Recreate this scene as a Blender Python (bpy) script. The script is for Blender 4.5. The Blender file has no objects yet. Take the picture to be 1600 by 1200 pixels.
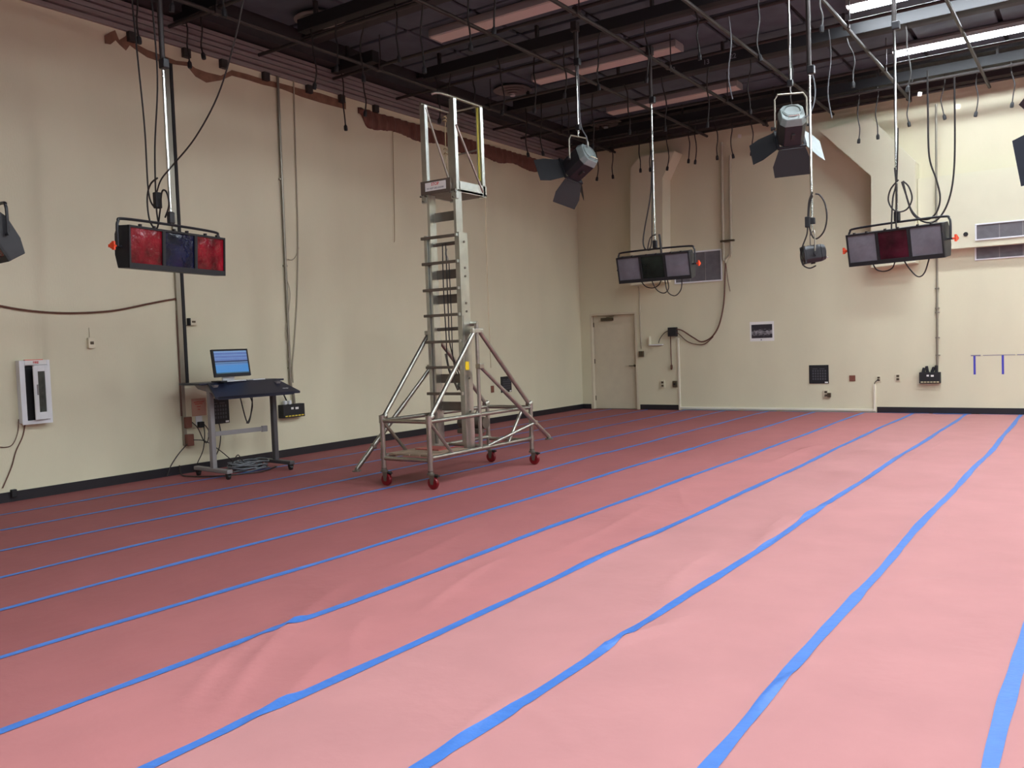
import bpy, math, random
import numpy as np
from mathutils import Matrix, Vector, Euler
random.seed(7)
scene = bpy.context.scene
COL = scene.collection

# ------------------------------------------------------------------ camera
cam = bpy.data.cameras.new('camera')
cam.sensor_width = 36.0
cam.lens = 30.499
cam.clip_end = 100
cam_o = bpy.data.objects.new('camera', cam)
COL.objects.link(cam_o)
cam_o.matrix_world = Matrix(((0.825281,0.004043,0.564708,10.289404),(0.563591,0.057365,-0.824060,0.000000),(-0.035726,0.998345,0.045063,1.580000),(0.000000,0.000000,0.000000,1.000000)))
scene.camera = cam_o

# ------------------------------------------------------------------ world and exposure
world = bpy.data.worlds.new('world'); scene.world = world
world.use_nodes = True
world.node_tree.nodes['Background'].inputs[0].default_value = (0.5, 0.52, 0.6, 1)
world.node_tree.nodes['Background'].inputs[1].default_value = 0.02
scene.view_settings.view_transform = 'Standard'
scene.view_settings.look = 'None'
scene.view_settings.gamma = 1.0
scene.view_settings.use_curve_mapping = False
scene.view_settings.exposure = 0.0
TUBE_POWER = 63.0          # radiance of the lit fluorescent lenses

# ------------------------------------------------------------------ helpers
def srgb(r, g, b):
    f = lambda c: (c/255/12.92) if c/255 <= 0.04045 else ((c/255+0.055)/1.055)**2.4
    return (f(r), f(g), f(b))

MATS = {}
def mat(name, rgb, rough=0.6, metal=0.0, var=0.0, vscale=6.0, bump=0.0, bscale=40.0, emit=None, estr=0.0, spec=0.5, stretch=None, bdist=0.01):
    if name in MATS: return MATS[name]
    m = bpy.data.materials.new(name); m.use_nodes = True
    nt = m.node_tree; b = nt.nodes['Principled BSDF']
    b.inputs['Base Color'].default_value = (*rgb, 1)
    b.inputs['Roughness'].default_value = rough
    b.inputs['Metallic'].default_value = metal
    b.inputs['Specular IOR Level'].default_value = spec
    if emit:
        b.inputs['Emission Color'].default_value = (*emit, 1); b.inputs['Emission Strength'].default_value = estr
    if var > 0 or bump > 0:
        tc = nt.nodes.new('ShaderNodeNewGeometry')
        src = tc.outputs['Position']
        if stretch:
            mp = nt.nodes.new('ShaderNodeMapping'); mp.inputs['Scale'].default_value = stretch
            nt.links.new(src, mp.inputs['Vector']); src = mp.outputs['Vector']
    if var > 0:
        n = nt.nodes.new('ShaderNodeTexNoise'); n.inputs['Scale'].default_value = vscale; n.inputs['Detail'].default_value = 5
        nt.links.new(src, n.inputs['Vector'])
        r = nt.nodes.new('ShaderNodeValToRGB')
        r.color_ramp.elements[0].position = 0.3; r.color_ramp.elements[1].position = 0.72
        r.color_ramp.elements[0].color = (*[c*(1-var) for c in rgb], 1)
        r.color_ramp.elements[1].color = (*[min(1, c*(1+var)) for c in rgb], 1)
        nt.links.new(n.outputs['Fac'], r.inputs['Fac']); nt.links.new(r.outputs['Color'], b.inputs['Base Color'])
    if bump > 0:
        n2 = nt.nodes.new('ShaderNodeTexNoise'); n2.inputs['Scale'].default_value = bscale; n2.inputs['Detail'].default_value = 4
        nt.links.new(src, n2.inputs['Vector'])
        bp = nt.nodes.new('ShaderNodeBump'); bp.inputs['Strength'].default_value = bump; bp.inputs['Distance'].default_value = bdist
        nt.links.new(n2.outputs['Fac'], bp.inputs['Height']); nt.links.new(bp.outputs['Normal'], b.inputs['Normal'])
    MATS[name] = m
    return m

WM = {}
def wm(o):
    return WM.get(o.name, Matrix.Identity(4)) if o is not None else Matrix.Identity(4)

def catmull(pts, k=6, closed=False):
    P = [Vector(p) for p in pts]; n = len(P); out = []
    rng = range(n if closed else n-1)
    for i in rng:
        if closed: p0, p1, p2, p3 = P[(i-1) % n], P[i], P[(i+1) % n], P[(i+2) % n]
        else: p0, p1, p2, p3 = P[max(i-1, 0)], P[i], P[i+1], P[min(i+2, n-1)]
        for j in range(k):
            t = j/k
            out.append(0.5*((2*p1)+(p2-p0)*t+(2*p0-5*p1+4*p2-p3)*t*t+(3*p1-p0-3*p2+p3)*t**3))
    out.append(P[0] if closed else P[-1])
    return out

class MB:
    def __init__(s): s.v = []; s.f = []
    def add(s, vs, fs):
        b = len(s.v); s.v += [tuple(v) for v in vs]; s.f += [tuple(b+i for i in f) for f in fs]; return s
    def box(s, c, d, R=None):
        vs = []
        for x in (-.5, .5):
            for y in (-.5, .5):
                for z in (-.5, .5):
                    p = Vector((x*d[0], y*d[1], z*d[2]))
                    if R is not None: p = R @ p
                    vs.append(p+Vector(c))
        return s.add(vs, [(0,1,3,2),(4,6,7,5),(0,4,5,1),(2,3,7,6),(0,2,6,4),(1,5,7,3)])
    def bb(s, a, b):
        return s.box([(a[i]+b[i])/2 for i in range(3)], [abs(b[i]-a[i]) for i in range(3)])
    def tube(s, pts, r, n=8, caps=True):
        P = [Vector(p) for p in pts]; m = len(P)
        rr = r if isinstance(r, (list, tuple)) else [r]*m
        T = []
        for i in range(m):
            t = (P[min(i+1, m-1)]-P[max(i-1, 0)])
            T.append(t.normalized() if t.length > 1e-9 else Vector((0,0,1)))
        a = Vector((0,0,1)) if abs(T[0].z) < .9 else Vector((1,0,0))
        u = T[0].cross(a).normalized(); vs = []; fs = []
        for i in range(m):
            u = (u-T[i]*u.dot(T[i]))
            u = u.normalized() if u.length > 1e-6 else T[i].orthogonal().normalized()
            w = T[i].cross(u)
            for j in range(n):
                an = 2*math.pi*j/n
                vs.append(P[i]+(u*math.cos(an)+w*math.sin(an))*rr[i])
        for i in range(m-1):
            for j in range(n):
                k = (j+1) % n
                fs.append((i*n+j, i*n+k, (i+1)*n+k, (i+1)*n+j))
        if caps: fs.append(tuple(range(n-1, -1, -1))); fs.append(tuple((m-1)*n+j for j in range(n)))
        return s.add(vs, fs)
    def bar(s, a, b, w, t, up=(0,0,1)):
        # rectangular bar from a to b, width w (sideways), thickness t (along up)
        a = Vector(a); b = Vector(b); d = (b-a); L = d.length; d.normalize()
        x = d.cross(Vector(up))
        if x.length < 1e-6: x = d.orthogonal()
        x.normalize(); z = x.cross(d)
        R = Matrix((x, d, z)).transposed()
        return s.box((a+b)/2, (w, L, t), R)
    def lathe(s, prof, o=(0,0,0), axis=(0,0,1), n=20):
        ax = Vector(axis).normalized(); u = ax.orthogonal().normalized(); w = ax.cross(u); o = Vector(o)
        vs = []; fs = []; m = len(prof)
        for (r, h) in prof:
            for j in range(n):
                an = 2*math.pi*j/n
                vs.append(o+ax*h+(u*math.cos(an)+w*math.sin(an))*r)
        for i in range(m-1):
            for j in range(n):
                k = (j+1) % n
                fs.append((i*n+j, i*n+k, (i+1)*n+k, (i+1)*n+j))
        fs.append(tuple(range(n-1, -1, -1))); fs.append(tuple((m-1)*n+j for j in range(n)))
        return s.add(vs, fs)
    def extr(s, poly, vec):
        n = len(poly); vec = Vector(vec)
        vs = [Vector(p) for p in poly]+[Vector(p)+vec for p in poly]
        fs = [tuple(range(n-1, -1, -1)), tuple(range(n, 2*n))]
        for i in range(n): fs.append((i, (i+1) % n, n+(i+1) % n, n+i))
        return s.add(vs, fs)
    def build(s, name, m, parent=None, smooth=False, local=False, bevel=0.0):
        vs = s.v
        if parent is not None and not local:
            inv = wm(parent).inverted(); vs = [tuple(inv @ Vector(v)) for v in vs]
        me = bpy.data.meshes.new(name); me.from_pydata(vs, [], s.f); me.validate(); me.update()
        me.materials.append(m)
        if smooth: me.polygons.foreach_set('use_smooth', [True]*len(me.polygons)); me.set_sharp_from_angle(angle=math.radians(42))
        o = bpy.data.objects.new(name, me); COL.objects.link(o)
        if parent is not None:
            o.parent = parent; WM[o.name] = wm(parent)
        if bevel > 0:
            bm = o.modifiers.new('bevel', 'BEVEL'); bm.width = bevel; bm.segments = 2; bm.limit_method = 'ANGLE'
        return o

def tag(o, label=None, cat=None, group=None, kind=None):
    if label: o['label'] = label
    if cat: o['category'] = cat
    if group: o['group'] = group
    if kind: o['kind'] = kind
    return o

def thing(name, label, cat, loc, rot=None, group=None):
    o = bpy.data.objects.new(name, None); COL.objects.link(o); o.empty_display_size = .1
    M = Matrix.Translation(Vector(loc))
    if rot is not None: M = M @ rot.to_4x4()
    o.matrix_world = M; o.location = loc
    if rot is not None: o.rotation_euler = rot.to_euler()
    WM[o.name] = M
    return tag(o, label, cat, group)

def struct(name, mb, m, **k):
    o = mb.build(name, m, **k); o['kind'] = 'structure'; return o

def copy_tree(o, parent=None, M=None):
    c = o.copy(); COL.objects.link(c)
    if parent is not None: c.parent = parent; WM[c.name] = wm(parent)
    else: WM[c.name] = M
    for ch in list(o.children): copy_tree(ch, c)
    return c

def text_part(name, body, size, m, parent, R, loc, bold=0.0):
    cu = bpy.data.curves.new('lettering', 'FONT'); cu.body = body; cu.size = size
    cu.align_x = 'CENTER'; cu.align_y = 'CENTER'; cu.extrude = 0.0008; cu.offset = bold; cu.resolution_u = 3
    ob = bpy.data.objects.new('lettering', cu); COL.objects.link(ob)
    dg = bpy.context.evaluated_depsgraph_get()
    me = bpy.data.meshes.new_from_object(ob.evaluated_get(dg))
    bpy.data.objects.remove(ob); bpy.data.curves.remove(cu)
    T = wm(parent).inverted() @ Matrix.Translation(Vector(loc)) @ R.to_4x4()
    me.transform(T); me.name = name
    me.materials.clear(); me.materials.append(m)
    o = bpy.data.objects.new(name, me); COL.objects.link(o); o.parent = parent; WM[o.name] = wm(parent)
    return o

def basis(x, y):
    x = Vector(x).normalized(); y = Vector(y); z = x.cross(y).normalized(); y = z.cross(x)
    return Matrix((x, y, z)).transposed()
R_LEFT = basis((0,1,0), (0,0,1))      # flat things on the left wall, facing +X
R_FAR = basis((1,0,0), (0,0,1))       # flat things on the far wall, facing -Y

# ------------------------------------------------------------------ materials
wall_m = mat('cream_wall_paint', srgb(213, 207, 179), .55, var=.04, vscale=1.3, bump=.12, bscale=55, stretch=(1, 1, .35))
soffit_m = mat('cream_duct_paint', srgb(213, 209, 184), .5, var=.03, vscale=2)
shade_m = mat('low_bounce_wall_grey', srgb(132, 128, 118), .6)  # unseen right and back walls, darkened so they bounce less light
ceil_m = mat('dark_ceiling_deck', srgb(52, 53, 57), .9, var=.15, vscale=2)
panel_m = mat('brown_ceiling_panel', srgb(84, 92, 102), .9, var=.14, vscale=3)
beam_m = mat('dark_beam_steel', srgb(52, 49, 50), .7, var=.12)
base_m = mat('black_vinyl_base', srgb(30, 28, 34), .45)
slab_m = mat('concrete_slab', srgb(120, 112, 105), .8, var=.1)
def paper(name, rgb): return mat(name, rgb, .75, var=.045, vscale=2.2, bump=.22, bscale=9, spec=.2, bdist=.02)
paper_pink = paper('pink_rosin_paper', (.43, .195, .19)); paper_mid = paper('rose_rosin_paper', (.42, .162, .158)); paper_dark = paper('brick_rosin_paper', (.285, .092, .09)); paper_rust = paper('rust_rosin_paper', (.345, .12, .117))
tape_m = mat('blue_masking_tape', srgb(60, 110, 184), .5, var=.07, vscale=14, bump=.3, bscale=30)
alu_m = mat('aluminium', srgb(188, 190, 184), .32, 1.0, var=.1, vscale=7, bump=.05, bscale=30)
galv_m = mat('galvanised_tube', srgb(170, 168, 158), .36, 1.0, var=.14, vscale=9)
darkalu_m = mat('weathered_aluminium', srgb(120, 114, 104), .5, .8, var=.12, vscale=8)
wood_m = mat('worn_plywood', srgb(134, 112, 92), .7, var=.18, vscale=9)
redplate_m = mat('red_rubber_mat', srgb(150, 70, 62), .6)
redwheel_m = mat('red_polyurethane', srgb(112, 16, 24), .3)
blackrub_m = mat('black_rubber', srgb(26, 25, 26), .5)
steel_m = mat('bright_steel_tube', srgb(222, 222, 216), .18, 1.0)
darkpipe_m = mat('dark_grid_pipe', srgb(64, 59, 58), .5, .5, var=.15, vscale=5)
black_m = mat('black_enamel', srgb(30, 30, 34), .42, var=.1, vscale=12)
blackmatte_m = mat('black_matte_enamel', srgb(24, 24, 27), .65)
greyenam_m = mat('grey_green_enamel', srgb(120, 130, 128), .45, var=.08, vscale=10)
cable_m = mat('black_cable_rubber', srgb(34, 29, 27), .55)
cable_br_m = mat('brown_cable_rubber', srgb(98, 64, 50), .6)
cable_gr_m = mat('grey_cable_jacket', srgb(108, 112, 116), .5)
conduit_m = mat('painted_conduit', srgb(176, 168, 146), .45, var=.06)
gconduit_m = mat('grey_metal_conduit', srgb(150, 145, 132), .35, .7)
orange_m = mat('orange_plastic', srgb(226, 74, 34), .4)
door_m = mat('cream_door_paint', srgb(206, 196, 172), .5, var=.03)
jamb_m = mat('pale_jamb_paint', srgb(222, 216, 196), .45)
bronze_m = mat('bronze_hardware', srgb(92, 82, 66), .4, .6)
plate_m = mat('cream_plastic_plate', srgb(214, 206, 180), .4)
brownplate_m = mat('brown_plastic_plate', srgb(120, 74, 60), .4)
white_m = mat('white_enamel', srgb(226, 228, 230), .4)
whitep_m = mat('white_paper', srgb(228, 226, 222), .7)
red_m = mat('red_print', srgb(196, 44, 40), .6)
grey_m = mat('grey_print', srgb(116, 114, 120), .6)
yellow_m = mat('yellow_sticker', srgb(234, 198, 30), .5)
navy_m = mat('navy_laminate', srgb(29, 32, 50), .4, var=.05)
greyleg_m = mat('grey_powder_coat', srgb(134, 130, 130), .45)
darkleg_m = mat('charcoal_powder_coat', srgb(70, 68, 70), .45)
brownwrap_m = mat('brown_torn_facing', srgb(128, 96, 76), .85, var=.2, vscale=8)
pleat_m = mat('brown_pleated_cloth', srgb(112, 76, 64), .85, var=.15, vscale=8)
channel_m = mat('grey_wall_channel', srgb(142, 132, 130), .6, .2, var=.12, vscale=6, stretch=(1, .3, 6))
filter_m = mat('grey_filter_mesh', srgb(104, 102, 106), .8, var=.12, vscale=9, bump=.3, bscale=120)
lens_on = mat('lit_fluorescent_lens', (.9, .9, .9), .5, emit=(.86, .94, 1.0), estr=TUBE_POWER)
lens_off = mat('unlit_fluorescent_lens', srgb(222, 204, 198), .4)  # pink light reflected from the floor is put into this lens colour
housing_m = mat('white_fixture_housing', srgb(150, 144, 142), .5)
diff_m = mat('grey_air_diffuser', srgb(128, 122, 118), .5)
rope_m = mat('yellow_rope', srgb(168, 158, 60), .7)
twine_m = mat('tan_rope', srgb(166, 146, 112), .8)
pink_m = mat('pink_paper_notice', srgb(196, 156, 136), .7)
glass_m = mat('smoked_window', srgb(56, 60, 58), .1, var=.35, vscale=12)
def gel(name, rgb, rough=.12, bump=.9, var=.35):
    m = mat(name, rgb, rough, 0, spec=.3, var=var, vscale=4.5, bump=bump, bscale=7, bdist=.03)
    return m
gel_red = gel('red_gel', srgb(110, 9, 26), .07, bump=.8, var=.85); gel_blue = gel('blue_gel', srgb(15, 19, 56), .07, bump=.8, var=.8)
gel_dkred = gel('dark_red_gel', srgb(64, 20, 32), .25, .3, .6); gel_green = gel('dark_green_gel', srgb(30, 38, 33), .25, .25, .6)
gel_frost = gel('frosted_gel', srgb(112, 110, 117), .4, .3, .2)

def screen_mat():
    m = bpy.data.materials.new('console_screen'); m.use_nodes = True; nt = m.node_tree
    b = nt.nodes['Principled BSDF']; b.inputs['Roughness'].default_value = .25
    tc = nt.nodes.new('ShaderNodeTexCoord'); sp = nt.nodes.new('ShaderNodeSeparateXYZ')
    nt.links.new(tc.outputs['Generated'], sp.inputs[0])
    r = nt.nodes.new('ShaderNodeValToRGB'); cr = r.color_ramp; cr.interpolation = 'CONSTANT'
    stops = [(0, (.02,.10,.16)), (.05, (.05,.27,.68)), (.36, (.09,.26,.6)), (.44, (.01,.05,.13)), (.465, (.18,.36,.68)), (.50, (.01,.03,.11)), (.565, (.12,.21,.52)), (.64, (.15,.28,.6)), (.7, (.11,.19,.5)), (.78, (.16,.30,.62)), (.84, (.11,.19,.5)), (.92, (.20,.36,.64))]
    while len(cr.elements) < len(stops): cr.elements.new(.5)
    for e, (p, c) in zip(cr.elements, stops): e.position = p; e.color = (*c, 1)
    nt.links.new(sp.outputs['Z'], r.inputs['Fac'])
    br = nt.nodes.new('ShaderNodeTexBrick'); br.inputs['Scale'].default_value = 9
    br.inputs['Color1'].default_value = (1,1,1,1); br.inputs['Color2'].default_value = (.86,.9,1,1); br.inputs['Mortar'].default_value = (.55,.55,.6,1)
    br.inputs['Mortar Size'].default_value = .02; br.inputs['Row Height'].default_value = .32; br.inputs['Brick Width'].default_value = 1.3
    cb = nt.nodes.new('ShaderNodeCombineXYZ'); nt.links.new(sp.outputs['Y'], cb.inputs['X']); nt.links.new(sp.outputs['Z'], cb.inputs['Y'])
    nt.links.new(cb.outputs[0], br.inputs['Vector'])
    gt = nt.nodes.new('ShaderNodeMath'); gt.operation = 'GREATER_THAN'; gt.inputs[1].default_value = .52
    nt.links.new(sp.outputs['Z'], gt.inputs[0])
    mx = nt.nodes.new('ShaderNodeMixRGB'); mx.blend_type = 'MULTIPLY'
    nt.links.new(gt.outputs[0], mx.inputs['Fac']); nt.links.new(r.outputs['Color'], mx.inputs['Color1']); nt.links.new(br.outputs['Color'], mx.inputs['Color2'])
    b.inputs['Base Color'].default_value = (.01,.01,.012,1)
    nt.links.new(mx.outputs[0], b.inputs['Emission Color']); b.inputs['Emission Strength'].default_value = .72
    return m
screen_m = screen_mat()

def photo_mat():
    m = bpy.data.materials.new('monochrome_photo_print'); m.use_nodes = True; nt = m.node_tree
    b = nt.nodes['Principled BSDF']; b.inputs['Roughness'].default_value = .5
    tc = nt.nodes.new('ShaderNodeTexCoord'); mp = nt.nodes.new('ShaderNodeMapping'); mp.inputs['Scale'].default_value = (3.5, 1, 7)
    n = nt.nodes.new('ShaderNodeTexNoise'); n.inputs['Scale'].default_value = 1.6; n.inputs['Detail'].default_value = 6
    sp = nt.nodes.new('ShaderNodeSeparateXYZ'); nt.links.new(tc.outputs['Generated'], sp.inputs[0])
    d = nt.nodes.new('ShaderNodeMath'); d.operation = 'SUBTRACT'; d.inputs[1].default_value = .42; nt.links.new(sp.outputs['Z'], d.inputs[0])
    ab = nt.nodes.new('ShaderNodeMath'); ab.operation = 'ABSOLUTE'; nt.links.new(d.outputs[0], ab.inputs[0])
    su = nt.nodes.new('ShaderNodeMath'); su.operation = 'SUBTRACT'
    nt.links.new(tc.outputs['Generated'], mp.inputs[0]); nt.links.new(mp.outputs[0], n.inputs['Vector'])
    nt.links.new(n.outputs['Fac'], su.inputs[0]); nt.links.new(ab.outputs[0], su.inputs[1])
    r = nt.nodes.new('ShaderNodeValToRGB'); r.color_ramp.elements[0].position = .3; r.color_ramp.elements[1].position = .58
    r.color_ramp.elements[0].color = (.025, .022, .028, 1); r.color_ramp.elements[1].color = (.38, .36, .38, 1)
    nt.links.new(su.outputs[0], r.inputs['Fac']); nt.links.new(r.outputs['Color'], b.inputs['Base Color'])
    return m
photo_m = photo_mat()

# ------------------------------------------------------------------ room shell
FY = 17.980          # far wall plane
TOP = 6.45
struct('floor_slab_base', MB().bb((-.2,-6,-.25), (22.2,FY+.3,-.004)), slab_m).name = 'floor'
floor_o = bpy.data.objects['floor']; WM['floor'] = Matrix.Identity(4)
wl = struct('wall_left', MB().bb((-.2,-6,-.25), (0,FY+.3,TOP)), wall_m)
DX0, DX1, DZ = .25, 1.47, 2.24      # doorway
wf = MB()
wf.bb((0,FY,-.25), (DX0,FY+.3,TOP)); wf.bb((DX0,FY,DZ), (DX1,FY+.3,TOP)); wf.bb((DX1,FY,-.25), (22.2,FY+.3,TOP))
wfo = struct('wall_far', wf, wall_m)
struct('wall_right', MB().bb((22,-6,-.25), (22.2,FY,TOP)), shade_m)
struct('wall_back', MB().bb((-.2,-6.2,-.25), (22.2,-6,TOP)), shade_m)
co = struct('ceiling', MB().bb((-.2,-6.2,TOP), (22.2,FY+.3,TOP+.2)), ceil_m)
# acoustic panels fixed under the deck
pm = MB().box((0,0,0), (1.16,1.16,.05)).build('panel', panel_m, co, bevel=.012)
pm.location = (.95, FY-.95, TOP-.03)
ix = 0
for i in range(11):
    for j in range(12):
        if i == 0 and j == 0: continue
        c = pm.copy(); COL.objects.link(c); c.parent = co
        c.location = (.95+i*1.23, FY-.95-j*1.23, TOP-.03-random.uniform(0, .012))

# skirting
struct('baseboard_left', MB().bb((0,-6,.0), (.012,FY,.115)), base_m)
b2 = MB(); b2.bb((DX1+.04,FY-.012,0), (2.44,FY,.115)); b2.bb((6.6,FY-.012,0), (22,FY,.115)); b2.bb((0.012,FY-.012,0), (DX0-.02,FY,.115))
struct('baseboard_far', b2, base_m)

# door with its frame
fr = MB()
fr.bb((DX0-.0,FY+.0,0), (DX0+.05,FY+.2,DZ)); fr.bb((DX1-.05,FY+.0,0), (DX1,FY+.2,DZ)); fr.bb((DX0+.05,FY+.0,DZ-.05), (DX1-.05,FY+.2,DZ))
fro = struct('door_frame', fr, door_m, bevel=.004); fro.name = 'trim_1'
dr = struct('door_1', MB().bb((DX0+.053,FY+.1,.005), (DX1-.053,FY+.145,DZ-.053)), door_m, bevel=.003)
MB().bb((.52,FY+.04,2.06), (.83,FY+.1,2.13)).build('closer_body', bronze_m, dr, bevel=.006)
MB().bar((.66,FY+.055,2.14), (.86,FY+.06,2.165), .02, .012).build('closer_arm', bronze_m, dr)
hd = MB(); hd.lathe([(.028,0),(.028,.012),(.012,.014),(.012,.05)], (1.345,FY+.1,1.0), (0,-1,0), 14); hd.bar((1.35,FY+.05,1.0), (1.22,FY+.05,1.0), .02, .02)
hd.build('lever_handle', bronze_m, dr, smooth=True)
for z in (.25, 1.12, 1.98):
    MB().tube([(DX0+.055,FY+.093,z-.055), (DX0+.055,FY+.093,z+.055)], .012, 8).build('hinge', bronze_m, dr)

# ------------------------------------------------------------------ duct boxes on the far wall
# tall box with an angled top, behind the middle strip light
BY = FY-.42
def duct(name, poly, depth, label):
    mb = MB().extr([(x, FY-.001, z) for x, z in poly], (0, -depth, 0))
    o = mb.build(name, soffit_m); tag(o, kind='structure'); return o
duct('trim_2', [(1.551,2.808),(1.636,5.398),(1.908,5.623),(2.691,5.599),(2.392,5.070),(2.325,2.839)], .42, '')
duct('trim_3', [(6.619,2.803),(6.647,4.523),(5.723,5.514),(6.653,5.609),(7.416,4.685),(7.391,2.836)], .42, '')
sz = 3.045
duct('trim_4', [(7.416, sz), (22, sz), (22, sz+1.35), (7.416, sz+1.35)], .2, '')

# surface raceway along the bottom of the far wall
rw = MB(); rw.bb((2.46,FY-.03,.0), (2.5,FY,1.6)); rw.bb((2.5,FY-.03,.03), (6.54,FY,.075)); rw.bb((6.54,FY-.03,.03), (6.58,FY,.56))
struct('trim_5', rw, jamb_m, bevel=.004)

# ------------------------------------------------------------------ wall channel and torn facing at the top of the left wall
ch = thing('wall_channel', 'grey ribbed steel channel along the top of the long left wall', 'channel', (0,4,5.75))
for k in range(5):
    MB().bb((0,-5.9,5.74+k*.07), (.05+.018*(k % 2)+.012*k,FY,5.795+k*.07)).build('rail', channel_m, ch)
for k, yy in enumerate([6.6, 7.4, 8.0, 8.75, 9.6, 10.3, 11.1]):
    MB().bb((0,yy,5.62), (.07,yy+.1,5.74)).build('bracket', darkpipe_m, ch)
struct('trim_12', MB().bb((0,-6,6.1), (.3,FY,TOP)), beam_m)
struct('trim_13', MB().bb((.3,FY-.3,6.0), (22,FY,TOP)), beam_m)
# torn brown strip (glue line) on the plaster
path = [(6.297,5.562),(6.375,5.598),(6.447,5.657),(6.494,5.582),(6.582,5.589),(6.639,5.668),(6.706,5.589),(6.883,5.537),(7.125,5.522),(7.308,5.525),(7.477,5.549),(7.603,5.467),(7.776,5.438),(8.022,5.486),(8.214,5.602),(8.472,5.608),(8.762,5.600),(9.126,5.616),(9.506,5.602),(9.906,5.608),(10.470,5.603)]
wid = [.10,.16,.12,.06,.14,.15,.08,.1,.09,.05,.06,.09,.11,.06,.07,.09,.09,.08,.12,.12,.13]
hw = [random.uniform(.8,1.2)*w*.55 for w in wid]
up = [(.001,y,z+h) for (y,z), h in zip(path, hw)]; dn = [(.001,y,z-h) for (y,z), h in zip(path, hw)]
mb = MB()
n = len(path)
vs = up+dn+[(.006,y,z) for _,y,z in up]+[(.006,y,z) for _,y,z in dn]; fs = []
for i in range(n-1):
    fs += [(2*n+i,3*n+i,3*n+i+1,2*n+i+1), (i,2*n+i,2*n+i+1,i+1), (n+i,n+i+1,3*n+i+1,3*n+i)]
mb.add(vs, fs)
tag(mb.build('torn_facing_strip', brownwrap_m), 'ragged brown torn strip along the top of the cream left wall', 'strip')
# pleated brown valance further along
mb = MB(); n = 150; ya, yb = 10.75, 16.95; vs = []; fs = []
for i in range(n+1):
    t = i/n; y = ya+(yb-ya)*t
    e = min(1, t/.03, (1-t)/.03)
    x = .03+.035*math.sin(i*1.35)+.015*math.sin(i*.37)+random.uniform(-.006,.006)
    zt = 5.63; zb = 5.63-(.27+.03*math.sin(i*.21)+random.uniform(-.008,.008))*max(.35, e)
    vs += [(max(.004,x*.6), y, zt), (max(.006,x+.02), y, (zt+zb)/2), (max(.004,x), y, zb), (0, y, zb), (0, y, zt)]
    if i:
        a = (i-1)*5; b = i*5
        for k in range(5): fs.append((a+k, a+(k+1) % 5, b+(k+1) % 5, b+k))
fs += [(4,3,2,1,0), tuple(n*5+k for k in range(5))]
mb.add(vs, fs)
tag(mb.build('pleated_valance', pleat_m), 'brown pleated cloth bunched along the top of the left wall behind the ladder', 'valance')

# ------------------------------------------------------------------ paper floor covering
SEAMS = [.80, 1.71, 2.62, 3.55, 4.46, 5.41, 6.37, 7.25, 8.16, 9.06, 9.96, 10.88, 11.8, 12.7, 13.6, 14.5, 15.4, 16.3]
# loose folds: x0, y0, x1, y1, height, half width, bend
FOLDS = [(7.17,2.20,5.96,4.33,0.022,0.028,0.12),(6.98,2.19,6.37,3.24,0.017,0.033,0.10),(7.31,2.24,6.86,3.21,0.017,0.028,-0.05),(7.14,3.05,6.64,3.71,0.020,0.022,0.03),(6.93,3.87,6.58,5.24,0.017,0.033,0.05),(8.15,6.22,8.22,8.34,0.022,0.025,0.08),(8.13,6.44,7.99,7.74,0.020,0.028,0.04),(8.11,4.63,7.90,6.10,0.017,0.039,0.08),(8.12,3.84,8.35,4.62,0.022,0.028,-0.04),(8.10,3.67,8.49,4.56,0.014,0.039,0.05),(7.24,4.98,7.34,6.43,0.014,0.044,0.05),(7.17,7.37,6.50,8.61,0.014,0.033,0.03),(9.07,3.49,9.18,4.17,0.014,0.028,0.05),(5.32,10.30,5.35,11.73,0.020,0.044,0.02),(8.12,3.07,8.61,2.80,0.011,0.044,0.05),(6.86,5.17,6.66,7.49,0.014,0.039,-0.06),(8.19,2.50,8.10,3.21,0.014,0.039,0.05),(8.31,11.36,8.50,14.35,0.011,0.044,0.02),(6.86,10.26,6.90,13.02,0.011,0.044,0.03),(5.24,7.66,4.28,11.39,0.011,0.055,0.05),(6.12,4.41,5.77,6.12,0.011,0.044,0.04),(4.13,5.07,3.40,7.36,0.008,0.055,0.00),(8.95,5.21,9.52,6.12,0.008,0.044,0.03),(8.58,3.41,8.97,3.88,0.008,0.039,0.03)]
def hgt(x, y):
    x = np.asarray(x, float); y = np.asarray(y, float)
    h = .0030*(np.sin(x*1.9+1.1*np.sin(y*.55))*np.sin(y*1.07+x*.7)+1)
    h += .0014*(np.sin(x*5.3+y*1.4)*np.sin(y*3.1-x*2.2)+1)
    for (x0, y0, x1, y1, a, w, bend) in FOLDS:
        dx, dy = x1-x0, y1-y0; L = math.hypot(dx, dy); ux, uy = dx/L, dy/L
        s = ((x-x0)*ux+(y-y0)*uy)/L; d = -(x-x0)*uy+(y-y0)*ux
        d = d-bend*np.sin(np.clip(s, 0, 1)*math.pi)
        env = np.clip(1-np.abs(2*s-1)**3, 0, 1)
        h += a*env*(np.exp(-(d/w)**2)+.35*np.exp(-((d-2.6*w)/(1.4*w))**2))
    damp = np.exp(-(((x-3.7)/1.0)**4+((y-8.4)/1.7)**4))+np.exp(-(((x-.6)/.9)**4+((y-7.5)/1.2)**4))+np.clip(1-(FY-y)/.8, 0, 1)+np.clip(1-x/.5, 0, 1)
    return h*np.clip(1-damp, 0, 1)

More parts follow.
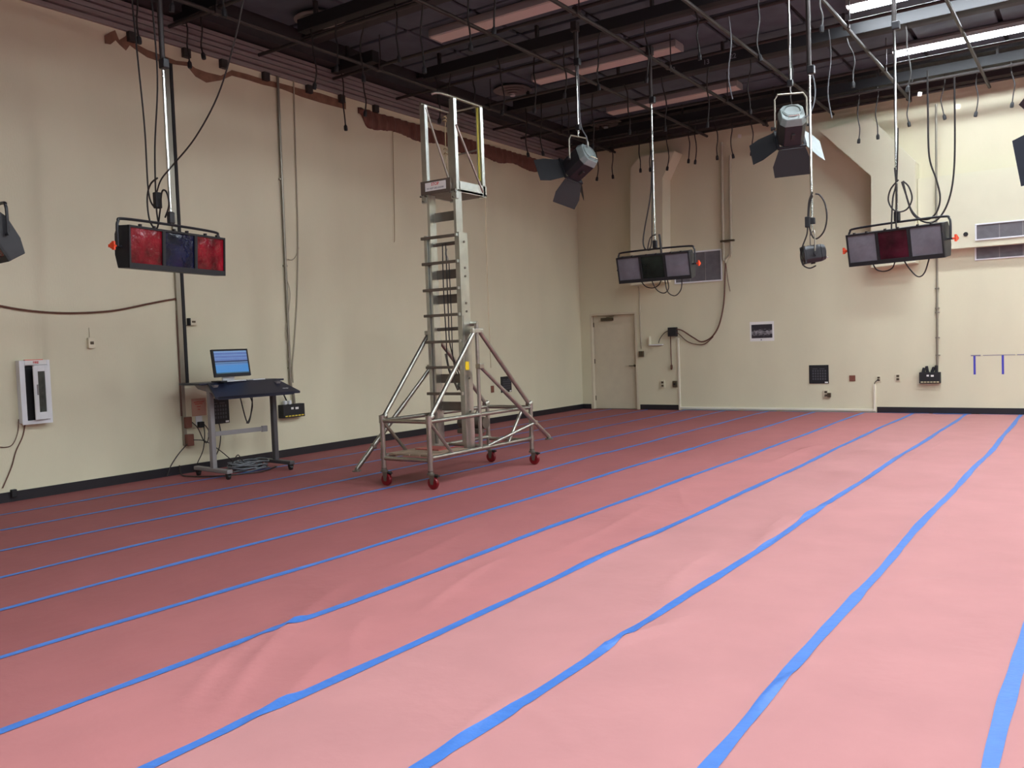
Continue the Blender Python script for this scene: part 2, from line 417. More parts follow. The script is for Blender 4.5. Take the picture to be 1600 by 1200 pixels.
def grid_obj(name, X, Y, Z, m, parent=None):
    ny, nx = X.shape
    V = np.stack([X, Y, Z], -1).reshape(-1, 3)
    idx = np.arange(ny*nx).reshape(ny, nx)
    Q = np.stack([idx[:-1,:-1], idx[:-1,1:], idx[1:,1:], idx[1:,:-1]], -1).reshape(-1, 4)
    me = bpy.data.meshes.new(name); me.from_pydata(V.tolist(), [], Q.tolist()); me.update(); me.materials.append(m)
    me.polygons.foreach_set('use_smooth', [True]*len(me.polygons))
    o = bpy.data.objects.new(name, me); COL.objects.link(o)
    if parent: o.parent = parent
    return o

def yvals(dense):
    if dense: return np.concatenate([np.arange(-6, 1.2, .4), np.arange(1.2, 9, .035), np.arange(9, FY, .09), [FY]])
    return np.concatenate([np.arange(-6, 4, .4), np.arange(4, FY, .12), [FY]])
def seam_x(k, y):
    return SEAMS[k]+.014*np.sin(y*.62+k*2.1)+.008*np.sin(y*1.9+k)
for k in range(len(SEAMS)+1):
    dense = 4 <= k <= 11
    ys = yvals(dense); nx = 26 if dense else 9
    a = seam_x(k-1, ys) if k else 0*ys; b = seam_x(k, ys) if k < len(SEAMS) else 0*ys+22
    t = np.linspace(0, 1, nx)
    X = a[:,None]+(b-a)[:,None]*t[None,:]; Y = np.repeat(ys[:,None], nx, 1)
    grid_obj('paper_strip', X, Y, hgt(X, Y), paper_dark if k <= 5 else paper_rust if k == 6 else (paper_mid if k == 7 else paper_pink), floor_o)

def tape_run(name, label, cx, ys, w, group):
    # one run of tape torn off and lapped every couple of metres
    wv = w*(1+.10*np.sin(ys*2.3+cx[0])+.07*np.sin(ys*5.1)+.05*np.sin(ys*11.))
    t = np.linspace(-.5, .5, 5)
    off = np.zeros_like(ys)
    X = (cx+off)[:,None]+wv[:,None]*t[None,:]; Y = np.repeat(ys[:,None], 5, 1)
    Z = hgt(X, Y)+.0035
    o = grid_obj(name, X, Y, Z, tape_m)
    return tag(o, label, 'tape', group)
TL = ['tape seam nearest the left wall, passing under the computer desk', 'faint tape seam between the computer desk and the ladder base', 'faint tape seam passing left of the ladder casters',
      'tape seam running under the ladder base', 'tape seam passing just right of the ladder casters, nearest seam to it',
      'tape seam second to the right of the ladder, clear of it', 'tape seam reaching the lower left corner of the view', 'tape seam meeting the bottom edge left of centre',
      'tape seam meeting the bottom edge near its middle', 'wide tape seam meeting the bottom edge right of centre', 'tape seam cutting the right edge of the view near the bottom']
for k in range(11):
    y0 = -1.0 if k > 5 else 1.0
    ys = np.arange(y0, FY-.06, .05)
    tape_run('tape_seam', 'blue masking '+TL[k], seam_x(k, ys), ys, .062, 'blue tape seams along the paper floor')
# tape holding the far edge of the paper, in torn lengths
ends = [2.55, 3.9, 4.75, 6.3, 7.6, 8.35, 9.4]
for k in range(6):
    x0, x1 = ends[k]+.03*(k % 2), ends[k+1]-.06
    xs = np.arange(x0, x1, .08); t = np.linspace(0, 1, 4)
    yb = FY-.015-.012*(k % 3); ww = .055+.02*math.sin(k*2.)
    X = np.repeat(xs[:,None], 4, 1); Y = yb-ww*t[None,:]+.02*np.sin(xs*1.7+k)[:,None]*t[None,:]
    o = grid_obj('edge_tape', X, Y, hgt(X, Y)+.005, tape_m)
    tag(o, ['first','second','third','fourth','fifth','sixth'][k]+' length from the left of blue tape along the foot of the far wall', 'tape', 'blue tape along the far wall')

# ------------------------------------------------------------------ rolling tower ladder
NX, FX_, Y0, Y1 = 4.06, 3.36, 7.42, 9.50        # near side, far side, front, back
lad = thing('mast_ladder', 'tall aluminium mast ladder with caged platform on a wheeled tube base', 'ladder', (3.71, 8.45, 0))
def tb(name, pts, r=.025, m=galv_m, n=10, parent=lad): return MB().tube(pts, r, n).build(name, m, parent, smooth=True)
for X in (FX_, NX):
    for Y in (Y0, Y1):
        p = tb('corner_post', [(X,Y,.2), (X,Y,.82)], .029)
        MB().lathe([(.036,0),(.036,.09)], (X,Y,.73), n=12).build('clamp', galv_m, p, smooth=True)
        MB().lathe([(.036,0),(.036,.07)], (X,Y,.31), n=12).build('clamp', galv_m, p, smooth=True)
        # swivel caster
        cs = MB(); cs.lathe([(.042,0),(.042,.02),(.03,.03),(.03,.05)], (X,Y,.158), n=14)
        off = .035
        for s in (-1, 1):
            cs.extr([(X-.03+off,Y+s*.034,.165), (X+.045+off,Y+s*.034,.165), (X+.022+off,Y+s*.034,.06), (X-.012+off,Y+s*.034,.06)], (0, s*.006, 0))
        c = cs.build('caster', darkalu_m, lad)
        MB().lathe([(.045,-.024),(.066,-.022),(.072,-.012),(.072,.012),(.066,.022),(.045,.024)], (X+off,Y,.0725), (0,1,0), 22).build('wheel', redwheel_m, c, smooth=True)
        MB().lathe([(.02,-.03),(.02,.03)], (X+off,Y,.0725), (0,1,0), 12).build('hub', darkalu_m, c, smooth=True)
        MB().box((X+off+.045,Y,.15), (.07,.03,.015)).build('brake_pedal', blackrub_m, c)
for X in (FX_, NX):
    tb('side_rail', [(X,Y0,.755), (X,Y1,.755)]); tb('side_rail', [(X,Y0,.345), (X,Y1,.345)])
    tb('mast_post', [(X,8.38,.345), (X,8.38,1.8)], .024)
    for Y in (Y0+.03, Y1-.03):
        d = tb('diagonal_brace', [(X,Y,.80), (X,8.38+(-.05 if Y < 8.4 else .05),1.76)], .027)
        MB().lathe([(.036,-.035),(.036,.035)], (X,Y,.80), (0,1,.3), 12).build('clamp', galv_m, d, smooth=True)
    tb('knee_brace', [(X,7.45,.73), (X,7.82,.36)], .021); tb('knee_brace', [(X,9.3,.74), (X,8.97,.36)], .021)
    ap = MB().box((X,8.38,1.765), (.05,.22,.05)).build('apex_bracket', alu_m, lad, bevel=.006)
    s = 1 if X > 3.7 else -1
    MB().tube([(X-s*.12,8.38,1.85), (X+.02*s,8.38,1.85)], .028, 12).build('pivot_sleeve', galv_m, ap, smooth=True)
    MB().tube([(X,8.38,1.79), (X,8.38,1.84)], .03, 12).build('collar', galv_m, ap, smooth=True)
for Y in (Y0, Y1):
    tb('cross_rail', [(FX_,Y,.755), (NX,Y,.755)]); tb('cross_rail', [(FX_,Y,.32), (NX,Y,.32)])
tb('cross_rail', [(FX_,8.2,.335), (NX,8.2,.335)], .02); tb('cross_rail', [(FX_,8.62,.345), (NX,8.62,.345)], .02)
# outriggers swung alongside the base
for (hx, foot, st) in ((NX, (4.200,9.711,0.342), (4.06,8.52,.36)), (FX_, (2.82,7.52,.15), (3.36,7.9,.36))):
    hinge = Vector((hx+(.03 if hx > 3.7 else -.03), 8.38, 1.34)); f = Vector(foot)
    o = tb('outrigger', [hinge, f], .024); dv = (f-hinge).normalized()
    MB().tube([hinge+dv*.55, f-dv*.02], .029, 10).build('sleeve', galv_m, o, smooth=True)
    MB().lathe([(.055,0),(.055,.012),(.03,.02),(.02,.05)], f-Vector((0,0,.03)), (0,0,1), 8).build('foot_pad', darkalu_m, o)
    MB().box(hinge, (.07,.09,.06)).build('hinge_clamp', galv_m, o, bevel=.008)
    j = hinge+dv*((f-hinge).length*.78)
    if hx > 3.7: tb('strut', [Vector(st), j], .02)
    MB().box(j, (.06,.06,.06)).build('strut_clamp', galv_m, o, bevel=.01)
# step platform between the front posts
for k in range(4):
    MB().bb((FX_+.05+k*.16,Y0+.04,.352), (FX_+.195+k*.16,8.15,.375)).build('plank', wood_m, lad, bevel=.003)
MB().bb((FX_+.14,7.82,.376), (FX_+.5,8.12,.388)).build('foot_mat', redplate_m, lad)
# mast: outer section
YM = 8.22
for (xa, xb, nm) in ((3.43,3.475,'outer_rail'), (3.925,3.97,'outer_rail')):
    r = MB(); r.bb((xa,YM,.34), (xb,YM+.012,2.94)); r.bb((xa,YM+.153,.34), (xb,YM+.165,2.94))
    r.bb((xb-.012,YM+.012,.34), (xb,YM+.153,2.94)) if xa > 3.7 else r.bb((xb-.012,YM+.012,.34), (xb,YM+.153,2.94))
    ro = r.build(nm, alu_m, lad)
    if xa > 3.7:
        for z in (2.83,2.52,2.42,2.1,2.0,1.2,.8):
            MB().lathe([(.014,0),(.014,.012)], (xb,YM+.09,z), (1,0,0), 8).build('bolt', darkalu_m, ro)
        MB().extr([(xb+.001,YM+.02,1.95), (xb+.001,YM+.13,1.95), (xb+.001,YM+.21,1.82), (xb+.001,YM+.12,1.4), (xb+.001,YM+.02,1.4)], (.006,0,0)).build('gusset', alu_m, ro)
        MB().bb((xb+.001,YM+.03,1.30), (xb+.003,YM+.1,1.56)).build('warning_sticker', yellow_m, ro)
# inner section
for (xa, xb) in ((3.48,3.515), (3.885,3.92)):
    r = MB(); r.bb((xa,YM+.025,.4), (xb,YM+.037,3.46)); r.bb((xa,YM+.135,.4), (xb,YM+.147,3.46)); r.bb((xb-.01,YM+.037,.4), (xb,YM+.135,3.46))
    r.build('inner_rail', alu_m, lad)
for z in (2.91,2.60,2.28,1.97,1.65,1.34,1.02):
    g = MB(); g.bb((3.405,YM-.035,z-.02), (3.935,YM,z+.014)); rg = g.build('rung', darkalu_m, lad, bevel=.004)
    MB().bb((3.925,YM-.034,z-.018), (3.955,YM,z+.016)).build('rung_cap', alu_m, rg)
for z in (3.17,2.47,2.17,1.2,.86):
    MB().bb((3.515,YM+.12,z-.06), (3.885,YM+.135,z+.05)).build('spreader_plate', darkalu_m, lad)
for z in (2.83,1.8):
    tb('spreader_bar', [(3.515,YM+.1,z), (3.885,YM+.1,z)], .022, darkalu_m)
MB().bb((3.43,YM+.08,.3), (3.97,YM+.14,.345)).build('mast_foot', darkalu_m, lad)
tb('hoist_rope', catmull([(3.66,YM+.07,2.83),(3.65,YM+.07,2.3),(3.66,YM+.07,1.8),(3.68,YM+.07,1.3),(3.72,YM+.2,1.15)]), .007, blackrub_m, 6)
tb('hoist_rope', catmull([(3.71,YM+.07,2.83),(3.71,YM+.07,2.0),(3.72,YM+.07,1.6),(3.75,YM+.2,1.2)]), .007, blackrub_m, 6)
tb('hoist_rope', catmull([(3.75,YM+.07,2.6),(3.755,YM+.07,2.0),(3.76,YM+.07,1.4),(3.77,YM+.2,1.1)]), .006, blackrub_m, 6)
MB().tube(catmull([(3.655,YM+.16,2.78),(3.64,YM+.15,2.72),(3.67,YM+.15,2.66),(3.65,YM+.16,2.6)]), .009, 6).build('rope_cleat', galv_m, lad)
w = MB().box((3.8,YM+.24,1.1), (.1,.12,.12)).build('winch_box', darkalu_m, lad, bevel=.01)
MB().tube([(3.74,YM+.2,1.1),(3.88,YM+.2,1.1)], .05, 14).build('winch_drum', alu_m, w, smooth=True)
MB().tube([(3.76,YM+.14,1.05),(3.66,YM+.1,1.32),(3.62,YM+.1,1.5)], .014, 8).build('winch_handle', darkalu_m, w)
MB().bb((3.78,YM+.16,.98), (3.86,YM+.175,1.06)).build('winch_label', red_m, w)
mo = MB().tube([(3.5,8.72,.62),(3.9,8.72,.62)], .075, 16).build('counterweight_drum', darkalu_m, lad, smooth=True)
MB().box((3.7,8.66,.52), (.36,.1,.06)).build('drum_bracket', darkalu_m, mo, bevel=.01)
# caged platform
XL0, XL1, XR0, XR1 = 3.40, 3.475, 3.855, 3.925
for (xa, ya, xb, yb) in ((XL0,8.27,XL1,8.285), (XL0,8.80,XL1,8.815), (XR0,8.27,XR1,8.285), (XR0,8.80,XR1,8.815)):
    r = MB(); r.bb((xa,ya,3.42), (xb,yb,4.53)); r.bb((xb-.012,ya+.015,3.42), (xb,ya+.055,4.53)); r.bb((xa,ya+.015,3.42), (xa+.012,ya+.055,4.53))
    cp = r.build('cage_post', alu_m, lad)
fl = MB().bb((XL0,8.24,3.435), (XR1,8.88,3.46)).build('platform', darkalu_m, lad)
tbd = MB().bb((XL0+.0,8.235,3.44), (XR0,8.25,3.60)).build('toe_board', mat('brown_toe_board', srgb(92,80,70), .6), lad)
MB().bb((XR1-.014,8.34,3.43), (XR1,8.88,3.56)).build('toe_board', alu_m, lad)
MB().bb((XL0,8.34,3.43), (XL0+.014,8.88,3.56)).build('toe_board', alu_m, lad)
sg = MB().bb((3.475,8.229,3.475), (3.79,8.2345,3.575)).build('warning_sign', whitep_m, lad)
text_part('sign_lettering', 'STOP', .05, red_m, sg, R_FAR, (3.63,8.2285,3.549), .001)
text_part('sign_lettering', 'DO NOT USE LADDER', .026, grey_m, sg, R_FAR, (3.632,8.2285,3.502), .0005)
hr = MB(); hr.tube([(XL0+.03,8.25,4.545), (XL0+.03,8.84,4.545)], .016, 8); hr.build('hand_rail', galv_m, lad, smooth=True)
MB().tube(catmull([(XR0-.04,8.0,4.53),(XR0,8.03,4.545),(XR0+.03,8.15,4.55),(XR0+.035,8.5,4.55),(XR0+.035,8.88,4.55)]), .017, 8).build('hand_rail', galv_m, lad, smooth=True)
MB().tube([(XL0+.03,8.81,4.545), (XR0+.035,8.81,4.545)], .014, 8).build('hand_rail', galv_m, lad, smooth=True)
MB().tube([(XL0+.03,8.83,4.0), (XR0+.035,8.83,4.02)], .011, 8).build('mid_rail', galv_m, lad, smooth=True)
tb('cage_brace', [(XL1-.005,8.3,4.5), (XL1-.005,8.8,3.5)], .013); tb('cage_brace', [(XR1+.002,8.3,4.22), (XR1+.002,8.8,3.48)], .013)
tb('lanyard', catmull([(XR1-.03,8.79,4.52),(XR1-.025,8.78,4.1),(XR1-.02,8.78,3.62)]), .008, rope_m, 6)
tb('lanyard', catmull([(XR1-.045,8.79,4.52),(XR1-.03,8.77,4.2),(XR1-.03,8.77,3.6)]), .007, rope_m, 6)
tb('pull_cord', catmull([(XR1+.01,8.83,3.44),(XR1+.0,8.83,2.6),(XR1-.01,8.84,1.9),(XR1-.02,8.86,1.3)]), .004, twine_m, 5)
tb('gate_rope', catmull([(3.43,8.74,4.5),(3.425,8.73,4.3),(3.42,8.73,4.0),(3.43,8.73,3.7)]), .006, twine_m, 5)
for z in (4.47, 4.43, 4.08, 4.02):
    tb('gate_rope', catmull([(3.39,8.73,z),(3.42,8.72,z+.01),(3.45,8.74,z-.01)]), .008, twine_m, 5)
for (x, y) in ((3.44,8.27), (3.9,8.27)):
    k = MB().box((x,y-.005,3.39), (.085,.05,.1)).build('clamp_block', alu_m, lad, bevel=.01)
    for dx, dz in ((-.035,.03),(.035,.03),(0,-.03)):
        MB().lathe([(.012,0),(.012,.025)], (x+dx,y-.03,3.39+dz), (0,-1,0), 6).build('bolt', darkalu_m, k)

# ------------------------------------------------------------------ computer desk
th = math.radians(-7)
DR = Matrix.Rotation(th, 3, 'Z')
# local axes: x away from the wall, y along the wall
dk = thing('computer_desk', 'navy and grey wheeled computer desk standing by the left wall', 'desk', (.78, 7.48, 0), DR)
def D(mb, name, m, parent=dk, **k): return mb.build(name, m, parent, local=True, **k)
top = D(MB().bb((-.46,-.62,1.205), (.06,.64,1.23)), 'shelf_top', navy_m, bevel=.004)
sl = MB(); a = [(.05,-.50,1.232), (.05,.53,1.232), (.40,.66,1.06), (.40,-.60,1.06)]
b = [(x,y,z-.03) for x,y,z in a]; b[0] = (.05,-.5,1.19); b[1] = (.05,.53,1.19)
sl.add(a+b, [(3,2,1,0),(4,5,6,7),(0,1,5,4),(1,2,6,5),(2,3,7,6),(3,0,4,7)])
so = D(sl, 'sloping_front', navy_m, bevel=.003)
D(MB().bb((.385,-.56,1.02), (.40,.56,1.06)), 'front_lip', navy_m)
em = MB()
for k in range(5): em.box((.315,.45+.018*k,1.106), (.012+.01*(k % 2),.008,.002), Matrix.Rotation(math.radians(26), 3, 'Y'))
D(em, 'emblem', white_m, so)
for s, lm, y in ((-1, greyleg_m, -.46), (1, darkleg_m, .47)):
    lg = D(MB().bb((-.01,y-.032,.09), (.07,y+.032,1.19)), 'leg', lm, bevel=.012)
    D(MB().extr([(-.30,y-.03,1.2), (.2,y-.03,1.2), (.12,y-.03,1.1), (-.22,y-.03,1.15)], (0,.06,0)), 'bracket', greyleg_m, lg)
    ft = D(MB().bb((-.42,y-.04,.075), (.42,y+.04,.125)), 'foot', lm, bevel=.01)
    for x in (-.37, .37):
        cs = MB(); cs.bb((x-.02,y-.028,.04), (x+.03,y-.022,.078)); cs.bb((x-.02,y+.022,.04), (x+.03,y+.028,.078)); cs.bb((x-.02,y-.028,.07), (x+.03,y+.028,.076))
        c = D(cs, 'caster', blackrub_m, ft)
        D(MB().lathe([(.032,-.019),(.034,-.012),(.034,.012),(.032,.019)], (x+.005,y,.034), (0,1,0), 16), 'wheel', blackrub_m, ft, smooth=True)
D(MB().bb((-.12,-.44,.52), (-.1,.45,.58)), 'cross_bar', greyleg_m, bevel=.004)
D(MB().bb((-.122,.36,.51), (-.09,.44,.59)), 'bar_bracket', greyleg_m)
D(MB().bb((-.13,-.42,.50), (-.122,-.34,.72)), 'cable_panel', greyleg_m)
# loose leads under the desk top belong to the desk
def dl(pts, r=.007, m=cable_m): return D(MB().tube(catmull(pts), r, 6), 'lead', m)
dl([(.0,-.05,1.19),(.02,-.02,1.0),(.03,.03,.75),(.02,.08,.66),(.02,.13,.8),(.01,.16,1.0),(.0,.1,1.19)], .009)
dl([(.0,.0,1.19),(.02,.1,1.05),(.03,.15,.9),(.02,.1,.72),(.02,.05,.66)])
dl([(.0,.12,1.19),(.03,.25,1.05),(.03,.38,1.02)], .006)
D(MB().box((.03,.4,1.06), (.02,.03,.12)), 'lead_plug', cable_m)
D(MB().bar((.02,-.16,1.13), (.03,.0,1.04), .03, .03), 'lead_plug', cable_m)

# monitor on the desk, leaning back
mr = Matrix.Rotation(math.radians(-2), 3, 'Z') @ Matrix.Rotation(math.radians(-9), 3, 'Y')
mn = thing('monitor', 'lit computer monitor with a blue screen on the navy desk', 'monitor', (.72, 7.36, 1.2315))
MB().bb((.62,7.22,1.232), (.86,7.52,1.243)).build('stand_base', white_m, mn, bevel=.003)
MB().bb((.66,7.28,1.243), (.69,7.46,1.36)).build('stand_neck', white_m, mn, bevel=.003)
mc = Vector((.73, 7.385, 1.475))
cs = MB(); cs.box(mc, (.035,.56,.365), mr); cm = cs.build('casing', blackmatte_m, mn, bevel=.004)
MB().box(mc+mr @ Vector((.0185,0,.008)), (.002,.505,.30), mr).build('screen', screen_m, cm)
# keyboard and mouse mat
tag(MB().box((.80,7.73,1.238), (.13,.2,.012)).build('keyboard', white_m, bevel=.003), 'small pale keyboard to the right of the monitor on the desk', 'keyboard')
tag(MB().box((.78,7.15,1.24), (.2,.1,.016)).build('control_pad', blackmatte_m, bevel=.003), 'flat black pad left of the monitor stand on the desk', 'pad')

# coiled grey cable pile on the floor under the desk
cc = thing('cable_coil', 'loose coil of grey cable lying on the floor under the desk', 'cable', (.62,7.66,.01))
for k in range(16):
    rx = .15+.06*random.random(); ry = .19+.08*random.random(); ox, oy = random.uniform(-.05,.05), random.uniform(-.07,.07); z = .014+.0075*k
    MB().tube(catmull([(.62+ox+rx*math.cos(a), 7.66+oy+ry*math.sin(a), z+.012*math.sin(3*a+k)) for a in [2*math.pi*i/10 for i in range(10)]], 4, True), .008, 6, False).build('loop', cable_gr_m, cc, smooth=True)
MB().tube(catmull([(.5,7.45,.02),(.55,7.5,.16),(.56,7.56,.22),(.56,7.62,.14),(.6,7.68,.06)]), .007, 6).build('loose_end', cable_m, cc)
tag(MB().tube(catmull([(.02,7.02,.12),(.15,6.95,.02),(.4,6.9,.016),(.7,7.0,.016),(.9,7.25,.016),(1.0,7.6,.016),(.8,8.0,.016)]), .009, 6).build('floor_lead', cable_m), 'black lead trailing over the floor below the desk', 'cable')

# ------------------------------------------------------------------ left wall fittings
# cabinet with its glazed door standing ajar
cb = thing('wall_cabinet', 'white wall cabinet with a narrow window and its door ajar', 'cabinet', (0,5.15,.85))
ya, yb, za, zb = 4.99, 5.31, .88, 1.60
MB().bb((0,ya,za), (.012,yb,zb)).build('back_panel', white_m, cb)
for a, b in (((.012,ya,za),(.1,ya+.012,zb)), ((.012,yb-.012,za),(.1,yb,zb)), ((.012,ya+.012,za),(.1,yb-.012,za+.012)), ((.012,ya+.012,zb-.06),(.1,yb-.012,zb))):
    MB().bb(a, b).build('side_panel', white_m, cb)
fm = MB(); fm.bb((.1,ya-.015,za-.015), (.11,ya+.045,zb+.0)); fm.bb((.1,yb-.02,za-.015), (.11,yb+.012,zb)); fm.bb((.1,ya+.045,za-.015), (.11,yb-.02,za+.03)); fm.bb((.1,ya+.045,zb-.055), (.11,yb-.02,zb))
fm.build('face_frame', white_m, cb, bevel=.003)
MB().bb((.013,ya+.02,za+.02), (.06,yb-.02,zb-.07)).build('stored_kit', blackmatte_m, cb)
# door leaf hinged on the right edge, swung open a little
hy = yb-.022; an = math.radians(16)
dirv = Vector((math.sin(an), -math.cos(an), 0)); nv = Vector((math.cos(an), math.sin(an), 0)); O = Vector((.112,hy,0))
def leaf(u0, u1, z0, z1, t0, t1):
    c = O+dirv*((u0+u1)/2)+nv*((t0+t1)/2)+Vector((0,0,(z0+z1)/2))
    return c, (u1-u0, t1-t0, z1-z0), basis(dirv, nv)
lf = MB(); W = .205
for u0, u1, z0, z1 in ((0,.05,za+.035,zb-.06), (W-.055,W,za+.035,zb-.06), (.05,W-.055,za+.035,za+.12), (.05,W-.055,zb-.13,zb-.06)):
    c, d, R = leaf(u0,u1,z0,z1,0,.016); lf.box(c, d, R)
lo = lf.build('door', white_m, cb, bevel=.002)
c, d, R = leaf(.05,W-.055,za+.12,zb-.13,.004,.009); MB().box(c, d, R).build('window_pane', glass_m, lo)
c, d, R = leaf(W-.045,W-.03,1.2,1.32,.016,.03); MB().box(c, d, R).build('handle', greyleg_m, lo, bevel=.003)
c, d, R = leaf(.06,W-.07,za+.125,za+.17,-.02,.003); MB().box(c, d, R).build('red_tag', red_m, lo)
sgn = MB().bb((.111,ya+.05,zb-.05), (.114,yb-.03,zb-.004)).build('sign_strip', whitep_m, cb)
text_part('sign_lettering', 'FIRE', .036, red_m, sgn, R_LEFT, (.1152,(ya+yb)/2+.01,zb-.027), .0012)
MB().bb((.06,ya+.06,zb), (.1,yb-.06,zb+.008)).build('alarm_strip', orange_m, cb)
def lead(name, label, pts, r=.006, m=cable_m, cat='cable', group=None, n=6, k=6):
    return tag(MB().tube(catmull(pts, k), r, n).build(name, m, smooth=True), label, cat, group)
lead('cabinet_lead', 'thin brown lead running down from the white cabinet to the skirting', [(0.020,5.054,0.925),(0.012,5.019,0.743),(0.012,4.930,0.569),(0.012,4.870,0.394),(0.012,4.760,0.169)], .007, cable_br_m)
lead('cabinet_lead', 'thin lead drooping left of the white cabinet to the picture edge', [(0.020,4.976,0.932),(0.012,4.964,0.786),(0.012,4.900,0.654),(0.012,4.815,0.627),(0.012,4.706,0.654)], .005, cable_br_m)
tag(MB().bb((0,4.84,.05), (.05,4.90,.14)).build('floor_plug', blackmatte_m, bevel=.008), 'dark plug at the skirting below the white cabinet', 'plug')

lead('swag_cable', 'long brown cable sagging across the left wall under the strip lights', [(0.020,4.459,2.328),(0.018,4.851,2.224),(0.017,5.275,2.164),(0.017,5.733,2.153),(0.017,6.229,2.191),(0.017,6.723,2.288),(0.017,7.037,2.345),(0.020,7.111,2.330),(0.020,7.106,2.073),(0.020,7.104,1.558),(0.020,7.096,0.782)], .013, cable_br_m)
def wallplate(name, label, px, w, h, m=plate_m, cat='socket', side='L', slots=2, depth=.014, group=None):
    P = Vector(px); t = thing(name, label, cat, P, None, group)
    if side == 'L':
        MB().box(P+Vector((depth/2,0,0)), (depth,w,h)).build('plate', m, t, bevel=.003)
        for k in range(slots): MB().box(P+Vector((depth+.003,0,(k-(slots-1)/2)*h*.42)), (.008,w*.5,h*.28)).build('outlet', bronze_m if m is plate_m else blackmatte_m, t, bevel=.002)
    else:
        MB().box(P+Vector((0,-depth/2,0)), (w,depth,h)).build('plate', m, t, bevel=.003)
        for k in range(slots): MB().box(P+Vector((0,-depth-.003,(k-(slots-1)/2)*h*.42)), (w*.5,.008,h*.28)).build('outlet', bronze_m if m is plate_m else blackmatte_m, t, bevel=.002)
    return t
t = wallplate('thermostat', 'small cream thermostat box above and right of the white cabinet', (0.000,5.889,1.787), .085, .13, plate_m, 'thermostat', 'L', 1, .04)
MB().tube([(0.006,5.882,1.850), (0.006,5.881,1.975)], .004, 6).build('thin_wire', conduit_m, t)
t = wallplate('sensor_box', 'small dark-edged sensor box on the wall above the computer desk', (0.000,7.336,2.048), .11, .09, plate_m, 'sensor', 'L', 1, .05)
MB().bb(tuple(Vector((0.000,7.276,2.048))+Vector((0,-.012,-.05))), tuple(Vector((0.000,7.276,2.048))+Vector((.055,.012,.05)))).build('end_cap', blackmatte_m, t)
MB().tube(catmull([(0.010,7.256,2.005), (0.008,7.204,1.936), (0.008,7.181,1.729)]), .004, 6).build('thin_wire', cable_m, t)

# upright grey conduit and black cable channel left of the desk
ct = thing('cable_channel', 'tall black cable channel with grey backing left of the desk', 'channel', (0,7.17,1.2))
MB().bb((.001,7.10,1.2), (.045,7.17,5.48)).build('backing', gconduit_m, ct, bevel=.004)
MB().bb((.001,7.172,1.2), (.055,7.215,5.48)).build('cover', blackmatte_m, ct, bevel=.004)
MB().bb((.001,7.1,.38), (.04,7.15,1.2)).build('lower_conduit', gconduit_m, ct, bevel=.004)
def jbox(name, label, c, d, m, cat='box'):
    return tag(MB().box(c, d).build(name, m, bevel=.008), label, cat)
jbox('socket_box', 'brown metal socket box on the conduit left of the desk, the upper one', (.045,7.16,.69), (.09,.09,.15), brownplate_m)
jbox('socket_box', 'brown metal socket box on the conduit left of the desk, the lower one', (.05,7.165,.45), (.1,.10,.16), brownplate_m)
for k, (pts, lb) in enumerate([([(.08,7.18,.45),(.07,7.0,.3),(.05,6.88,.15),(.05,6.83,.05),(.06,6.8,.008)], 'lead falling from the lower brown socket box to the floor'),
        ([(.09,7.2,.69),(.1,7.28,.6),(.12,7.35,.42),(.1,7.42,.4),(.08,7.46,.55),(.05,7.4,.66)], 'lead looping between the upper brown box and the white socket'),
        ([(.1,7.2,.45),(.14,7.35,.42),(.2,7.5,.3),(.3,7.62,.15),(.4,7.68,.02)], 'lead sweeping from the lower brown box behind the desk leg'),
        ([(.06,7.4,.64),(.1,7.38,.5),(.12,7.33,.3),(.1,7.25,.14),(.06,7.2,.012)], 'black lead hanging from the black transformer behind the desk leg')]):
    lead('power_lead', 'thin dark '+lb, pts, .007)
t = thing('white_socket', 'white socket with a black transformer plugged in behind the desk leg', 'socket', (0,7.38,.68))
MB().bb((0,7.32,.64), (.014,7.42,.76)).build('plate', white_m, t, bevel=.003)
MB().bb((.014,7.33,.6), (.075,7.41,.68)).build('transformer', blackmatte_m, t, bevel=.008)
pn = tag(MB().bb((0,7.27,.76), (.003,7.5,1.0)).build('paper_notice', pink_m), 'pink paper notice with red writing on the wall behind the desk', 'notice')
for z, wd in ((.95,.16),(.925,.13),(.885,.07),(.85,.05)):
    mb = MB()
    for q in range(int(wd/.02)): mb.box((.0035,7.385-wd/2+q*.02+.01,z+random.uniform(-.003,.003)), (.001,.013,.012))
    mb.build('handwriting', red_m, pn)
def chart(name, label, cat, O, w, h, side):
    t = thing(name, label, cat, O); O = Vector(O)
    ex = Vector((0,1,0)) if side == 'L' else Vector((1,0,0)); nn = Vector((1,0,0)) if side == 'L' else Vector((0,-1,0))
    def pc(u0, u1, z0, z1, d0, d1):
        c = O+ex*((u0+u1)/2)+nn*((d0+d1)/2)+Vector((0,0,(z0+z1)/2))
        dd = (d1-d0, u1-u0, z1-z0) if side == 'L' else (u1-u0, d1-d0, z1-z0)
        return c, dd
    c, dd = pc(0,w,0,h,0,.012); MB().box(c, dd).build('panel', blackmatte_m, t, bevel=.002)
    mb = MB()
    for i in range(6):
        for j in range(4):
            u = w*(.17+.125*i); z = h*(.2+.145*j); c, dd = pc(u,u+w*.075,z,z+h*.1,.012,.0135); mb.box(c, dd)
    for i in range(2):
        c, dd = pc(w*(.18+.36*i),w*(.44+.36*i),h*.78,h*.82,.012,.0135); mb.box(c, dd)
    mb.build('printed_grid', mat('dim_print', srgb(72,71,78), .6), t)
    c, dd = pc(w*.8,w*.96,h*.03,h*.1,.012,.014); MB().box(c, dd).build('white_label', whitep_m, t)
    return t
chart('patch_panel', 'black patch panel with grey print on the wall behind the desk', 'panel', (0,7.53,.62), .34, .36, 'L')
